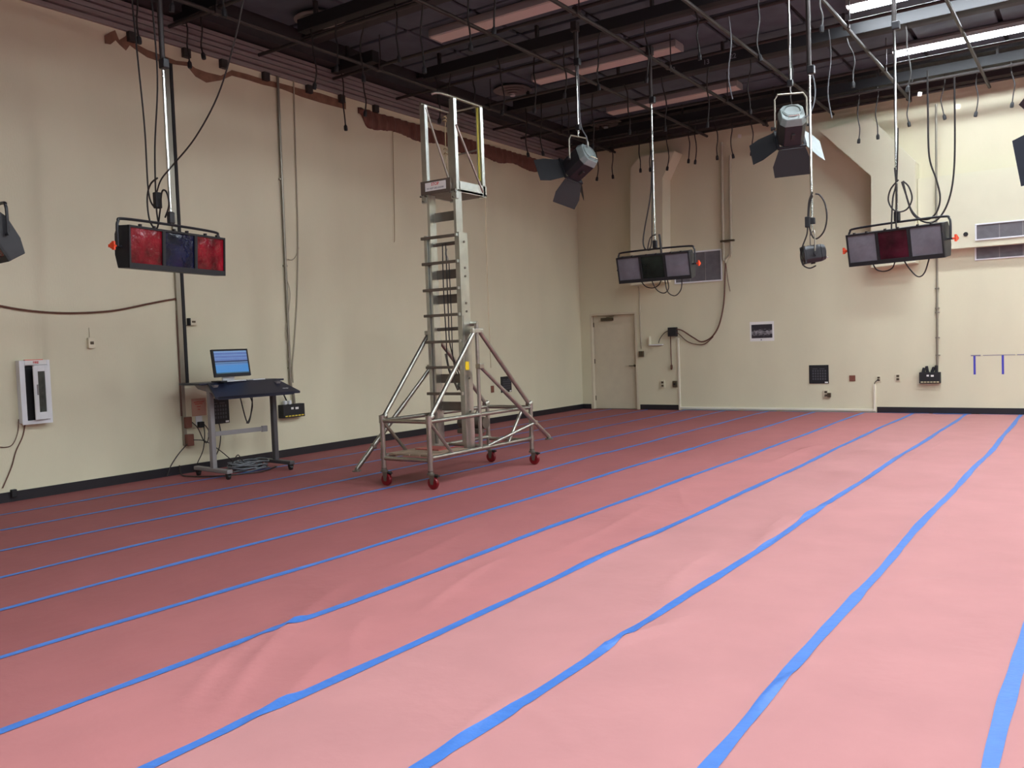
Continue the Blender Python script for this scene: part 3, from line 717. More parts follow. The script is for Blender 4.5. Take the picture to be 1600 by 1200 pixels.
lead('panel_lead', 'dark lead hanging from the patch panel behind the desk to the floor', [(.02,7.68,.64),(.05,7.68,.5),(.06,7.64,.3),(.05,7.56,.15),(.05,7.5,.02)], .008)

# two slim conduits down to the black outlet box right of the desk
p1 = thing('wall_conduit', 'thick painted conduit running down to the black outlet box beside the desk', 'conduit', (0,9.0,1.0))
MB().tube(catmull([(.03,9.03,5.74),(.03,9.02,4.5),(.03,9.01,3),(.03,9.0,1.4),(.03,9.0,1.1),(.035,9.04,.95),(.035,9.05,.8)], 4), .021, 8).build('pipe', gconduit_m, p1, smooth=True)
for z in (4.2, 2.9, 1.35): MB().box((.02,9.01,z), (.03,.07,.025)).build('strap', gconduit_m, p1)
lead('wall_wire', 'thin dark cable beside the thick conduit right of the desk', [(.015,9.36,5.74),(.015,9.33,4.6),(.015,9.3,3.4),(.015,9.22,2.4),(.015,9.12,1.7),(.015,9.06,1.35),(.03,9.05,1.12)], .011, conduit_m)
lead('wall_wire', 'short stray wire curling off the thick conduit on the left wall', [(0.020,9.075,3.004),(0.015,9.167,3.000),(0.012,9.251,3.074),(0.012,9.310,3.196)], .006, conduit_m)
lead('wall_wire', 'wire loop twisted round the conduit above the black outlet box', [(0.030,9.001,2.757),(0.030,9.074,2.518),(0.030,9.046,2.274),(0.030,8.960,1.885),(0.030,9.008,1.641),(0.030,8.971,1.447)], .006, conduit_m)
lead('hanging_cord', 'thin cord hanging down the left wall beside the ladder cage', [(.02,11.58,5.4),(.02,11.55,4.5),(.02,11.52,3.6),(.02,11.5,3.45)], .005, twine_m)
def outlet_box(name, label, O, w, h, d, side, m2):
    t = thing(name, label, 'outlet box', O); O = Vector(O)
    def bx(u0, u1, z0, z1, d0, d1):
        if side == 'L': return MB().bb((O.x+d0,O.y+u0,O.z+z0), (O.x+d1,O.y+u1,O.z+z1))
        return MB().bb((O.x+u0,O.y-d1,O.z+z0), (O.x+u1,O.y-d0,O.z+z1))
    bx(0,w,0,h,0,d).build('case', blackmatte_m, t, bevel=.006)
    for k in range(6): bx(w*(.08+.15*k),w*(.19+.15*k),h*.08,h*.17,d,d+.003).build('number_tab', m2, t)
    for a, b, z in ((.36,.47,.62), (.56,.70,.6)): bx(w*a,w*b,h*z,h*(z+.16),d,d+.003).build('white_tag', whitep_m, t)
    return t, bx
t, bx = outlet_box('outlet_box', 'black outlet box with yellow number tabs on the wall right of the desk', (0,8.76,.6), .42, .2, .12, 'L', mat('pale_yellow_tab', srgb(210,186,60), .5))
for u in (.06, .15): bx(u,u+.045,.2,.26,.03,.09).build('connector', white_m, t, bevel=.01)
MB().tube(catmull([(.06,8.88,.86),(.1,8.8,.95),(.3,8.6,1.02),(.5,8.3,1.0)]), .012, 6).build('lead', cable_m, t)
# behind the ladder
wallplate('brown_socket', 'small brown socket plate on the left wall behind the ladder', (0.000,14.296,0.696), .1, .14, brownplate_m, 'socket', 'L', 0)
chart('patch_panel', 'black patch panel on the left wall behind the ladder braces', 'panel', (0,14.6,.60), .38, .33, 'L')

# ------------------------------------------------------------------ far wall fittings
def vent(name, label, x0, x1, z0, z1, y, bars, fw=.035):
    t = thing(name, label, 'vent', (x0,y,z0))
    MB().bb((x0,y-.006,z0), (x1,y,z1)).build('filter', filter_m, t)
    f = MB(); f.bb((x0-fw,y-.025,z0-fw), (x0,y,z1+fw)); f.bb((x1,y-.025,z0-fw), (x1+fw,y,z1+fw)); f.bb((x0,y-.025,z0-fw), (x1,y,z0)); f.bb((x0,y-.025,z1), (x1,y,z1+fw))
    f.build('frame', white_m, t, bevel=.003)
    for b in bars: MB().bb((b-.006,y-.012,z0), (b+.006,y-.006,z1)).build('divider', greyleg_m, t)
    return t
vent('air_vent', 'grey filter vent on the far wall behind the middle strip light', 2.46, 3.5, 2.82, 3.44, FY, [2.8,3.15], .03)
vx = 8.380
vent('air_vent', 'upper of two long grey vents at the right of the far wall', vx, vx+3.2, 3.181, 3.433, FY-.2, [vx+.36*k for k in range(1,9)], .025)
vent('air_vent', 'lower of two long grey vents at the right of the far wall', 8.35, 11.55, 2.84, sz-.0+.0, FY, [8.35+.37*k for k in range(1,9)], .025)
tag(MB().lathe([(.04,0),(.04,.012),(.03,.014)], (8.205,17.780,3.290), (0,-1,0), 16).build('round_port', blackmatte_m), 'round black hole left of the long grey vents', 'port')
# picture
pt = thing('wall_photo', 'white-bordered black and white photo print on the far wall', 'photo', (4.11,FY,1.48))
MB().bb((4.1,FY-.004,1.47), (4.61,FY,1.88)).build('sheet', whitep_m, pt)
MB().bb((4.135,FY-.006,1.535), (4.575,FY-.004,1.82)).build('print', photo_m, pt)
MB().lathe([(.014,0),(.014,.004)], (4.34,FY-.004,1.50), (0,-1,0), 10).build('pin', greyleg_m, pt)
chart('patch_panel', 'black patch panel with grey print on the far wall below the picture', 'panel', (5.31,FY,.575), .385, .375, 'F')
t = wallplate('cord_outlet', 'cream outlet with a bulky adapter below the far black patch panel', (5.638,17.980,0.372), .1, .16, plate_m, 'socket', 'F', 2, .03)
MB().box(Vector((5.688,17.980,0.346))+Vector((.02,-.05,0)), (.07,.05,.09)).build('adapter', bronze_m, t, bevel=.01)
wallplate('brown_socket', 'square brown blank plate on the far wall right of the patch panel', (6.149,17.980,0.678), .115, .115, brownplate_m, 'socket', 'F', 0)
t = wallplate('raceway_outlet', 'cream outlet with a lead plugged in at the end of the wall raceway', (6.638,17.980,0.662), .09, .12, plate_m, 'socket', 'F', 2)
MB().tube(catmull([tuple(Vector((6.638,17.980,0.662))+Vector((.0,-.03,0))), (6.58,FY-.05,.6), (6.56,FY-.02,.56)]), .007, 6).build('lead', cable_m, t)
wallplate('cream_outlet', 'plain cream outlet on the far wall left of the black outlet box', (6.986,17.980,0.684), .1, .15, plate_m, 'socket', 'F', 2)
t, bx = outlet_box('outlet_box', 'black outlet box with plugs on the far wall under the tall conduit', (7.38,FY,.575), .36, .21, .12, 'F', mat('cream_tab', srgb(206,192,150), .5))
for k, (u, hgtp, tl) in enumerate([(.03,.09,.01),(.11,.12,-.01),(.18,.1,.02),(.26,.13,.0)]):
    MB().bar((7.38+u+.03,FY-.06,.78), (7.38+u+.03+tl*2,FY-.06,.78+hgtp), .05, .05, (0,1,0)).build('plug', blackmatte_m, t, bevel=.01)
cp = thing('wall_conduit', 'tall grey conduit on the far wall above the black outlet box', 'conduit', (7.72,FY,.78))
MB().tube(catmull([(7.68,FY-.03,.78),(7.69,FY-.03,1.6),(7.70,FY-.03,sz-.1),(7.71,FY-.24,sz-.02),(7.73,FY-.24,sz+.5),(7.75,FY-.24,5.7)], 4), .019, 8).build('pipe', gconduit_m, cp, smooth=True)
for z in (2.35, 1.98, 1.9, 1.43, 1.1): MB().box((7.695,FY-.03,z), (.075,.04,.02)).build('strap', gconduit_m, cp)
# blue tape marks
bt = mat('violet_blue_tape', srgb(62,62,170), .6)
for k, (x, lb) in enumerate([(8.3,'left'), (8.755,'right')]):
    tag(MB().bb((x-.018,FY-.003,.73), (x+.018,FY,1.08)).build('tape_mark', bt), lb+' of two upright blue tape strips on the far wall', 'tape', 'upright tape strips')
tm = MB()
tm.bb((8.24,FY-.004,1.07), (8.40,FY-.0005,1.09)); tm.bb((8.44,FY-.004,1.075), (8.95,FY-.0005,1.085)); tm.bb((8.98,FY-.004,1.072), (9.6,FY-.0005,1.086))
tag(tm.build('tape_line', mat('dusky_tape', srgb(120,112,140), .6)), 'thin broken tape line joining the two upright blue strips', 'tape')
# door-side boxes
wallplate('key_box', 'small bronze wall box beside the door handle', (1.581,17.980,1.268), .11, .13, bronze_m, 'box', 'F', 0, .06)
lead('door_wire', 'thin conduit running up the wall right of the door', [(1.576,17.965,1.385),(1.563,17.968,2.040),(1.565,17.968,2.591),(1.541,17.968,2.838)], .012, conduit_m, 'conduit')
jb = thing('junction_box', 'black junction box with cables on the far wall right of the door', 'box', (2.36,FY,1.66))
MB().bb((2.28,FY-.12,1.64), (2.47,FY,1.84)).build('case', blackmatte_m, jb, bevel=.008)
MB().tube(catmull([(2.32,FY-.06,1.64),(2.315,FY-.05,1.3),(2.32,FY-.05,1.02)]), .011, 6).build('pendant_lead', cable_br_m, jb)
MB().lathe([(.012,0),(.026,.03),(.026,.1),(.012,.12)], (2.32,FY-.05,.9), n=8).build('pendant_plug', cable_br_m, jb)
MB().tube(catmull([(2.29,FY-.06,1.78),(2.17,FY-.06,1.72),(2.06,FY-.05,1.6),(2.02,FY-.045,1.5)]), .008, 6).build('short_lead', cable_m, jb)
ty = thing('cable_tray', 'small pale corner shelf bracket left of the black junction box', 'shelf', (1.95,FY,1.45))
MB().bb((1.80,FY-.09,1.455), (2.12,FY,1.475)).build('shelf', white_m, ty); MB().bb((1.80,FY-.09,1.475), (1.815,FY,1.66)).build('upright', plate_m, ty)
wallplate('door_outlet', 'cream outlet with a bent cover near the floor right of the door', (2.081,17.980,0.580), .1, .17, plate_m, 'socket', 'F', 2, .03)
wallplate('door_outlet', 'bronze outlet beside the white raceway near the door', (2.374,17.980,0.579), .1, .14, bronze_m, 'socket', 'F', 1, .04)
# twin conduits that merge, and the cable that swings down to the junction box
tc = thing('twin_conduit', 'pair of painted pipes merging on the far wall beside the middle vent', 'conduit', (3.6,FY,3.2))
MB().tube(catmull([(3.6,FY-.05,5.7),(3.585,FY-.05,4.5),(3.58,FY-.05,3.4),(3.58,FY-.05,3.28),(3.6,FY-.05,3.2)], 4), .032, 8).build('pipe', conduit_m, tc, smooth=True)
MB().tube(catmull([(3.78,FY-.05,5.4),(3.76,FY-.05,4.5),(3.75,FY-.05,3.42),(3.73,FY-.05,3.32),(3.64,FY-.05,3.24),(3.62,FY-.05,3.16)], 4), .03, 8).build('pipe', conduit_m, tc, smooth=True)
MB().box((3.68,FY-.06,3.62), (.3,.06,.04)).build('strap', bronze_m, tc)
lead('wall_cable', 'brown cable swinging from the twin pipes down to the junction box', [(3.62,FY-.05,3.16),(3.6,FY-.05,2.8),(3.56,FY-.05,2.3),(3.45,FY-.06,1.85),(3.28,FY-.06,1.6),(3.05,FY-.06,1.5),(2.85,FY-.06,1.6),(2.6,FY-.06,1.76),(2.46,FY-.06,1.8)], .016, cable_br_m)
lead('wall_cable', 'thinner cable sagging below the brown one beside the junction box', [(3.3,FY-.03,1.6),(3.1,FY-.03,1.45),(2.9,FY-.03,1.45),(2.7,FY-.03,1.52),(2.52,FY-.04,1.68),(2.46,FY-.06,1.74)], .009, cable_br_m)
lead('wall_cable', 'loose cable tail below the twin pipes', [(3.63,FY-.05,3.15),(3.66,FY-.04,2.8),(3.7,FY-.03,2.55)], .007, cable_br_m)

# ------------------------------------------------------------------ pipe grid under the ceiling
GZ = 5.9
gr = thing('pipe_grid', 'dark overhead pipe grid spanning the whole studio ceiling', 'pipe grid', (1.1,8.6,GZ))
YP = [7.15, 8.62, 10.1, 11.6, 13.0, 14.5, 15.5, 16.9, 17.72]
XP = [1.1, 3.3, 4.6, 5.9, 7.3, 8.6, 9.9, 11.3, 12.8, 14.4, 16.2, 18.4]
for y in YP: MB().tube([(.12,y,GZ+.03), (21.8,y,GZ+.03)], .026, 8).build('cross_pipe', darkpipe_m, gr, smooth=True)
for x in XP: MB().tube([(x,-5.5,GZ-.03), (x,FY-.1,GZ-.03)], .028, 8).build('long_pipe', darkpipe_m, gr, smooth=True)
for x in XP[::2]:
    for y in YP[::2]:
        MB().tube([(x+.04,y,GZ+.04), (x+.04,y,TOP-.062)], .009, 6).build('hanger_rod', darkpipe_m, gr)
        MB().box((x,y,GZ), (.09,.09,.11)).build('cross_clamp', darkpipe_m, gr, bevel=.01)
# steel joists across the ceiling
for k, y in enumerate([3.6, 6.4, 9.45, 12.1, 14.9, 17.35]):
    j = tag(MB().bb((.31,y-.12,6.33), (21.98,y+.12,TOP-.002)).build('ceiling_joist', beam_m), kind='structure'); j.name = 'trim_%d' % (6+k)
    MB().bb((.31,y-.16,6.31), (21.98,y+.16,6.33)).build('flange', beam_m, j)

# round air diffusers
def diffuser(x, y, label):
    t = thing('ceiling_diffuser', label, 'diffuser', (x,y,6.55), None, 'round ceiling diffusers')
    MB().tube([(x,y,6.34), (x,y,TOP-.062)], .17, 20).build('neck', diff_m, t, smooth=True)
    for k in range(4):
        r = .36-.085*k; z = 6.33-.022*k
        MB().lathe([(r,z),(r-.06,z+.05),(r-.075,z+.05),(r-.015,z-.004)], (x,y,0), n=28).build('ring', diff_m, t, smooth=True)
    MB().lathe([(.05,6.23),(.045,6.3)], (x,y,0), n=16).build('centre_cone', white_m, t, smooth=True)
diffuser(1.0, 9.0, 'round air diffuser in the ceiling at the top edge, left of the ladder')
diffuser(1.15, 13.7, 'round air diffuser in the ceiling just right of the ladder cage')
diffuser(1.3, 17.1, 'round air diffuser in the ceiling near the far corner')

# fluorescent fixtures: a dark bank on the left, lit banks to the right
def fixture_mesh(lit):
    h = MB(); h.bb((-1.37,-.15,.02), (1.37,.15,.09)); h.bb((-1.37,-.165,-.02), (1.37,-.15,.07)); h.bb((-1.37,.15,-.02), (1.37,.165,.07))
    return h
def fixture(x, y, lit, label, group):
    z = 6.29
    t = thing('fluorescent_fixture', label, 'ceiling light', (x,y,z), None, group)
    fixture_mesh(lit).build('housing', housing_m, t, local=True)
    MB().extr([(-1.36,-.148,.018),(-1.36,-.135,-.035),(-1.36,.135,-.035),(-1.36,.148,.018)], (2.72,0,0)).build('lens', lens_on if lit else lens_off, t, local=True)
    for s in (-1, 1): MB().extr([(s*1.37-.006,-.165,.07),(s*1.37-.006,-.165,-.02),(s*1.37-.006,-.14,-.042),(s*1.37-.006,.14,-.042),(s*1.37-.006,.165,-.02),(s*1.37-.006,.165,.07)], (.014,0,0)).build('end_cap', housing_m, t, local=True)
    for xx in (-1, 1): MB().tube([(xx,0,.09),(xx,0,.094)], .008, 6).build('stem', darkpipe_m, t, local=True)
    return t
fixture(3.25, 10.55, False, 'unlit pinkish fluorescent fixture above the ladder, nearest of the three dark ones', 'unlit fluorescent fixtures')
fixture(3.25, 13.4, False, 'unlit pinkish fluorescent fixture in the middle of the three dark ones', 'unlit fluorescent fixtures')
fixture(3.25, 16.2, False, 'unlit pinkish fluorescent fixture nearest the far wall', 'unlit fluorescent fixtures')
fixture(8.72, 16.1, True, 'glowing fluorescent fixture at the upper right, the one fully in view', 'lit fluorescent fixtures')
fixture(8.6, 13.45, True, 'glowing fluorescent fixture cut off by the top edge at the upper right', 'lit fluorescent fixtures')
for (x, y) in [(8.6, 10.75), (8.6, 8.0), (8.6, 5.25), (8.6, 2.5), (8.6, -0.3), (8.6, -3.1), (14.0, 10.75), (14.0, 8.0), (14.0, 5.25), (14.0, 2.5), (14.0, -0.3), (14.0, -3.1), (19.4, 10.75), (19.4, 8.0), (19.4, 5.25), (19.4, 2.5), (19.4, -0.3), (19.4, -3.1), (14.0, 13.45), (14.0, 16.1), (19.4, 13.45), (19.4, 16.1)]:
    fixture(x, y, True, 'glowing fluorescent fixture overhead, out of view beyond the picture edge', 'lit fluorescent fixtures')

# connector strips with hanging pigtails
def pigtail(parent, x, y, z0, L, sw, plug=True, m=cable_m, r=.011):
    ph = random.uniform(0, 6.28); pts = []
    for i in range(6):
        t = i/5
        pts.append((x+sw*math.sin(t*2.2)*math.cos(ph)+.018*math.sin(9*t+ph), y+.5*sw*math.sin(t*2.2)*math.sin(ph), z0-L*t))
    p = MB().tube(catmull(pts, 4), r, 6).build('pigtail', m, parent, smooth=True)
    if plug:
        e = Vector(pts[-1]); d = (e-Vector(pts[-2])).normalized()
        MB().lathe([(.014,-.01),(.028,.015),(.03,.06),(.026,.085)], e, d, 8).build('plug', blackmatte_m, p)
def strip(y, xa, xb, label, pigs, z=6.1):
    t = thing('connector_strip', label, 'connector strip', (xa,y,z), None, 'black connector strips under the grid')
    MB().bb((xa,y-.075,z-.08), (xb,y+.075,z+.09)).build('trough', blackmatte_m, t, bevel=.006)
    x = xa+.3
    while x < xb:
        MB().bb((x-.02,y-.03,z+.09), (x+.02,y+.03,TOP-.05)).build('strap_hanger', darkpipe_m, t); x += 1.9
    for (px, L, sw) in pigs: pigtail(t, px, y-.09+.18*random.random(), z-.06, L, sw)
    return t
strip(5.9, 1.05, 12, 'connector strip above the left strip light', [(1.3,.8,.1),(2.0,.7,.1),(2.9,.9,.1)])
s2 = strip(8.6, 1.05, 12, 'nearest connector strip in view, at the top edge left of the ladder', [(1.25,.75,.08),(1.75,.6,.06),(2.2,.8,-.1),(2.75,.7,.09),(3.3,.95,-.05),(3.9,.8,.05),(4.4,.7,.1)])
s3 = strip(11.35, 1.0, 12, 'connector strip passing just behind the ladder cage', [(1.2,.7,.08),(1.5,.9,.1),(2.0,.65,-.05),(2.5,.8,.1),(3.1,.85,-.08),(3.6,.7,.1),(4.3,.75,.06),(5.0,.8,-.08),(5.7,.6,.05),(6.6,.8,.05),(7.3,.6,.08)])
s4 = strip(13.92, 1.05, 12, 'connector strip between the ladder and the far wall', [(1.3,.85,.05),(1.7,.9,.1),(2.2,.75,-.08),(2.7,.9,.06),(3.4,.8,.1),(4.1,.85,-.06),(4.9,.9,.08),(5.6,.8,-.05),(6.3,.95,.06),(7.1,.7,-.1),(7.9,.9,.1)])
s5 = strip(17.05, .9, 13, 'connector strip nearest the far wall with a row of hanging plugs', [(1.1,.85,.05),(1.45,.83,.03),(2.08,.82,.09),(2.35,.8,.05),(2.76,.86,.06),(3.28,.78,.05),(3.42,.83,-.05),(3.78,.8,-.08),(4.12,.8,.06),(4.52,.82,-.06),(5.6,.7,.04),(6.56,.9,.0),(6.9,.88,-.03),(7.5,.75,.1),(8.0,.7,-.1),(8.5,.75,.08),(9.0,.7,-.05),(9.4,.8,.05)])
for tx, num in ((4.9,'13'), (5.35,'22'), (4.3,'12')):
    text_part('circuit_number', num, .11, grey_m, s4, R_FAR, (tx,13.842,6.1), .002)
for (x, y, z) in ((4.32,17.0,5.55), (7.6,17.0,5.75), (8.2,17.0,5.42)):
    MB().box((x,y,z), (.07,.004,.07), Matrix.Rotation(.2, 3, 'Y')).build('paper_tag', whitep_m, s5)
# plugs dangling in front of the top of the left wall
s6 = strip(10.15, .1, 1.0, 'short connector strip at the left wall in front of the brown pleats', [(.2,.85,.05),(.76,.75,.06)])
s7 = strip(7.3, .1, 1.0, 'short connector strip at the left wall near the top left corner', [(.22,.55,.04),(.62,.52,.03)])

# ------------------------------------------------------------------ hanging strip lights (three-cell)
def hanger(name, label, x, y, zt, zj, zb, group='lamp hanger poles'):
    t = thing('hanger_pole', label, 'pole', (x,y,zb), None, group)
    MB().tube([(x,y,zt), (x,y,zj)], .027, 10).build('outer_tube', darkpipe_m, t, smooth=True)
    MB().tube([(x,y,zj), (x,y,zb)], .0165, 10).build('inner_tube', steel_m, t, smooth=True)
    MB().box((x+.02,y,zj+.02), (.09,.07,.1)).build('locking_collar', black_m, t, bevel=.012)
    MB().box((x,y,zt), (.1,.1,.14)).build('grid_clamp', darkpipe_m, t, bevel=.015)
    return t
def cyc(label, P, ang, tilt, gels, cords, zp, knobs=(1,1), L=1.2):
    H, Dp = .40, .17
    R = Matrix.Rotation(math.radians(ang), 3, 'Z')
    t = thing('strip_light', label, 'stage light', P, R, 'hanging three-cell strip lights')
    RT = Matrix.Rotation(math.radians(tilt), 3, 'X')     # tilt the box nose down
    def loc(mb): mb.v = [tuple(RT @ Vector(v)) for v in mb.v]; return mb
    # shell: back and sides, open front frame
    prof = [(-Dp/2,-H/2),(Dp*.28,-H/2),(Dp/2,-H*.18),(Dp/2,H*.30),(Dp*.30,H/2),(-Dp/2,H/2)]
    sh = MB(); n = len(prof)
    vs = [(-L/2,y,z) for y,z in prof]+[(L/2,y,z) for y,z in prof]
    sh.add(vs, [tuple(range(n)), tuple(range(2*n-1,n-1,-1))]+[(i,n+i,n+(i+1)%n,(i+1)%n) for i in range(n-1)])
    so = loc(sh).build('housing', black_m, t, local=True, bevel=.006)
    cw = L/3
    for k in range(3):
        x0 = -L/2+k*cw
        fm = MB(); e = .018
        fm.bb((x0,-Dp/2-.02,-H/2), (x0+e,-Dp/2+.004,H/2)); fm.bb((x0+cw-e,-Dp/2-.02,-H/2), (x0+cw,-Dp/2+.004,H/2))
        fm.bb((x0+e,-Dp/2-.02,-H/2), (x0+cw-e,-Dp/2+.004,-H/2+.05)); fm.bb((x0+e,-Dp/2-.02,H/2-.02), (x0+cw-e,-Dp/2+.004,H/2))
        f = loc(fm).build('gel_frame', blackmatte_m, t, local=True)
        # slightly buckled gel sheet
        nx, nz = 9, 8; vs = []; fs = []
        for j in range(nz):
            for i in range(nx):
                u = i/(nx-1); w = j/(nz-1)
                bul = .012*math.sin(math.pi*u)*math.sin(math.pi*w)*(1+.6*random.uniform(-1,1))
                vs.append((x0+e+(cw-2*e)*u, -Dp/2-.006-bul, -H/2+.05+(H-.07)*w))
        for j in range(nz-1):
            for i in range(nx-1): a = j*nx+i; fs.append((a,a+1,a+nx+1,a+nx))
        g = MB().add(vs, fs); loc(g).build('gel_sheet', gels[k], f, local=True, smooth=True)
        lm = MB().tube([(x0+cw*.3,-.02,0),(x0+cw*.7,-.02,0)], .012, 8); loc(lm).build('lamp_tube', white_m, so, local=True)
        cl = MB()
        for q in range(2): cl.box((x0+cw*(.3+.4*q),-Dp/2-.02,H/2+.008), (.02,.03,.02))
        loc(cl).build('frame_clip', black_m, f, local=True)
    # bail yoke over the top
    yk = [(-L/2-.035,0,0),(-L/2-.035,0,H*.42),(-L/2-.02,0,H*.58),(-L/2+.05,0,H*.66),(0,0,H*.68),(L/2-.05,0,H*.66),(L/2+.02,0,H*.58),(L/2+.035,0,H*.42),(L/2+.035,0,0)]
    yo = MB().tube(catmull(yk, 5), .0135, 8).build('yoke', black_m, t, local=True, smooth=True)
    for s, kn in ((-1, knobs[0]), (1, knobs[1])):
        MB().tube([(s*(L/2),0,0),(s*(L/2+.06),0,0)], .012, 8).build('pivot_bolt', black_m, yo, local=True)
        if kn:
            kb = MB(); kb.lathe([(.012,.06),(.012,.085),(.032,.09),(.032,.108)], (s*L/2,0,0), (s,0,0), 8)
            for q in range(3): kb.box((s*(L/2+.1), .03*math.cos(q*2.1), .03*math.sin(q*2.1)), (.018,.028,.028))
            kb.build('tilt_knob', orange_m, yo, local=True)
    MB().box((0,0,H*.68+.07), (.07,.05,.12)).build('pipe_clamp', black_m, yo, local=True, bevel=.012)
    MB().tube([(0,0,H*.68),(0,0,H*.68+.16)], .012, 8).build('spigot', steel_m, yo, local=True)
    for c in cords: MB().tube(catmull(c), .008, 6).build('power_cord', cable_m, t, local=True, smooth=True)
    return t
under = [[(-.35,.05,-.19),(-.3,.05,-.27),(-.2,.05,-.3),(-.1,.05,-.27),(-.06,.05,-.19)], [(.05,.05,-.19),(.12,.05,-.3),(.22,.05,-.4),(.3,.05,-.36),(.36,.05,-.19)]]
under2 = [[(-.28,.05,-.19),(-.2,.05,-.28),(-.08,.05,-.31),(.02,.05,-.27),(.06,.05,-.19)], [(-.1,.05,-.19),(-.02,.05,-.34),(.1,.05,-.4),(.18,.05,-.33),(.16,.05,-.19)], [(.12,.05,-.19),(.16,.05,-.38),(.28,.05,-.45),(.38,.05,-.36),(.4,.05,-.19)]]
P1 = (2.566,5.333,2.630); P2 = (4.672,12.158,2.680); P3 = (8.221,11.360,2.620); P0 = (2.142,3.704,2.650)
cyc('hanging strip light with red, blue and red gels in front of the left wall', P1, 101.0, 3, [gel_red, gel_blue, gel_red], [], 0, (1, 0), 1.28)
cyc('hanging strip light with two frosted gels and a dark green one, before the middle vent', P2, -1.1, 12, [gel_frost, gel_green, gel_frost], under2, 0, (0, 1))
cyc('hanging strip light with two frosted gels and a dark red one, at the right', P3, -18.0, 10, [gel_frost, gel_dkred, gel_frost], under, 0, (1, 1))
cyc('hanging strip light seen end-on at the left edge of the view', P0, -5, 30, [gel_red, gel_blue, gel_red], [], 0, (0, 0))
for P, zj, lb in ((P1, 4.47, 'pole holding the red and blue strip light by the left wall'), (P2, 5.15, 'pole holding the strip light with the green gel'), (P3, 5.2, 'pole holding the strip light at the right'), (P0, 4.8, 'pole holding the strip light cut off at the left edge')):
    hanger('hanger_pole', 'steel hanger '+lb, P[0], P[1], GZ, zj, P[2]+.40)

# slack power cables at the strip lights
y1 = P1[1]-.03
lead('power_cable', 'black cable hanging left of the pole above the red and blue strip light', [(2.198,5.273,5.190),(2.248,5.273,4.543),(2.297,5.273,3.897),(2.304,5.273,3.256),(2.397,5.273,3.084)], .009)
lead('power_cable', 'second black cable hugging the pole above the red and blue strip light', [(2.529,5.273,5.107),(2.556,5.273,4.354),(2.452,5.273,3.681),(2.422,5.273,3.113),(2.447,5.273,2.918)], .009)
lead('power_cable', 'black cable swinging right and upward from the red and blue strip light', [(2.444,5.273,3.238),(2.530,5.273,3.353),(2.729,5.273,3.463),(3.102,5.273,3.670),(3.467,5.273,3.994),(3.731,5.273,4.406),(3.893,5.273,4.767)], .008)
lead('cable_loop', 'black cable loop tied to the pole of the red and blue strip light', [(2.467,5.273,3.374),(2.343,5.273,3.327),(2.276,5.273,3.195),(2.299,5.273,2.967),(2.411,5.273,2.878),(2.480,5.273,3.042),(2.529,5.273,3.227),(2.602,5.273,3.217),(2.633,5.273,3.088),(2.559,5.273,2.970)], .009)
tag(MB().box((2.447,5.273,3.154), (.06,.07,.16)).build('connector', blackmatte_m, bevel=.01), 'black cable connector beside the pole of the red and blue strip light', 'connector')
lead('power_cable', 'black cable hanging left of the pole above the green-gel strip light', [(4.685,12.098,4.416),(4.655,12.098,3.801),(4.520,12.098,3.193),(4.514,12.098,3.000),(4.586,12.098,2.936),(4.724,12.098,2.971)], .011)
lead('power_cable', 'second black cable looping beside the pole of the green-gel strip light', [(4.701,12.098,4.271),(4.667,12.098,3.513),(4.642,12.098,3.036),(4.576,12.098,2.946),(4.623,12.098,3.115),(4.719,12.098,3.163)], .009)
lead('power_cable', 'thick black lead from the clamp to the green-gel strip light', [(4.772,12.098,3.158),(4.788,12.098,3.022),(4.803,12.098,2.811)], .016)
lead('cable_loop', 'round cable loop tied to the pole of the right strip light', [(8.255,11.300,3.386),(8.168,11.300,3.291),(8.137,11.300,3.165),(8.179,11.300,3.053),(8.256,11.300,3.005),(8.349,11.300,3.033),(8.400,11.300,3.147),(8.367,11.300,3.287),(8.304,11.300,3.364)], .010)
lead('power_cable', 'black cable dropping down the pole of the right strip light', [(8.257,11.300,3.998),(8.234,11.300,3.396),(8.188,11.300,3.174),(8.169,11.300,2.870),(8.167,11.300,2.748)], .010)
lead('power_cable', 'thin black cable beside the pole of the right strip light', [(8.214,11.300,3.535),(8.231,11.300,3.244),(8.219,11.300,2.903),(8.231,11.300,2.741)], .010)
lead('swag_cable', 'inner of two cables drooping from the grid to the right strip light', [(8.290,11.300,3.358),(8.337,11.300,3.193),(8.391,11.300,3.012),(8.480,11.300,2.904),(8.584,11.300,2.885),(8.667,11.300,2.965),(8.702,11.300,3.125),(8.664,11.300,3.337),(8.593,11.300,3.608),(8.585,11.300,4.091),(8.585,11.300,4.608)], .011)
lead('swag_cable', 'outer of two cables drooping from the grid to the right strip light', [(8.304,11.300,3.356),(8.350,11.300,3.138),(8.411,11.300,2.957),(8.535,11.300,2.853),(8.652,11.300,2.855),(8.748,11.300,2.971),(8.817,11.300,3.169),(8.854,11.300,3.458),(8.866,11.300,3.896),(8.866,11.300,4.478)], .011)

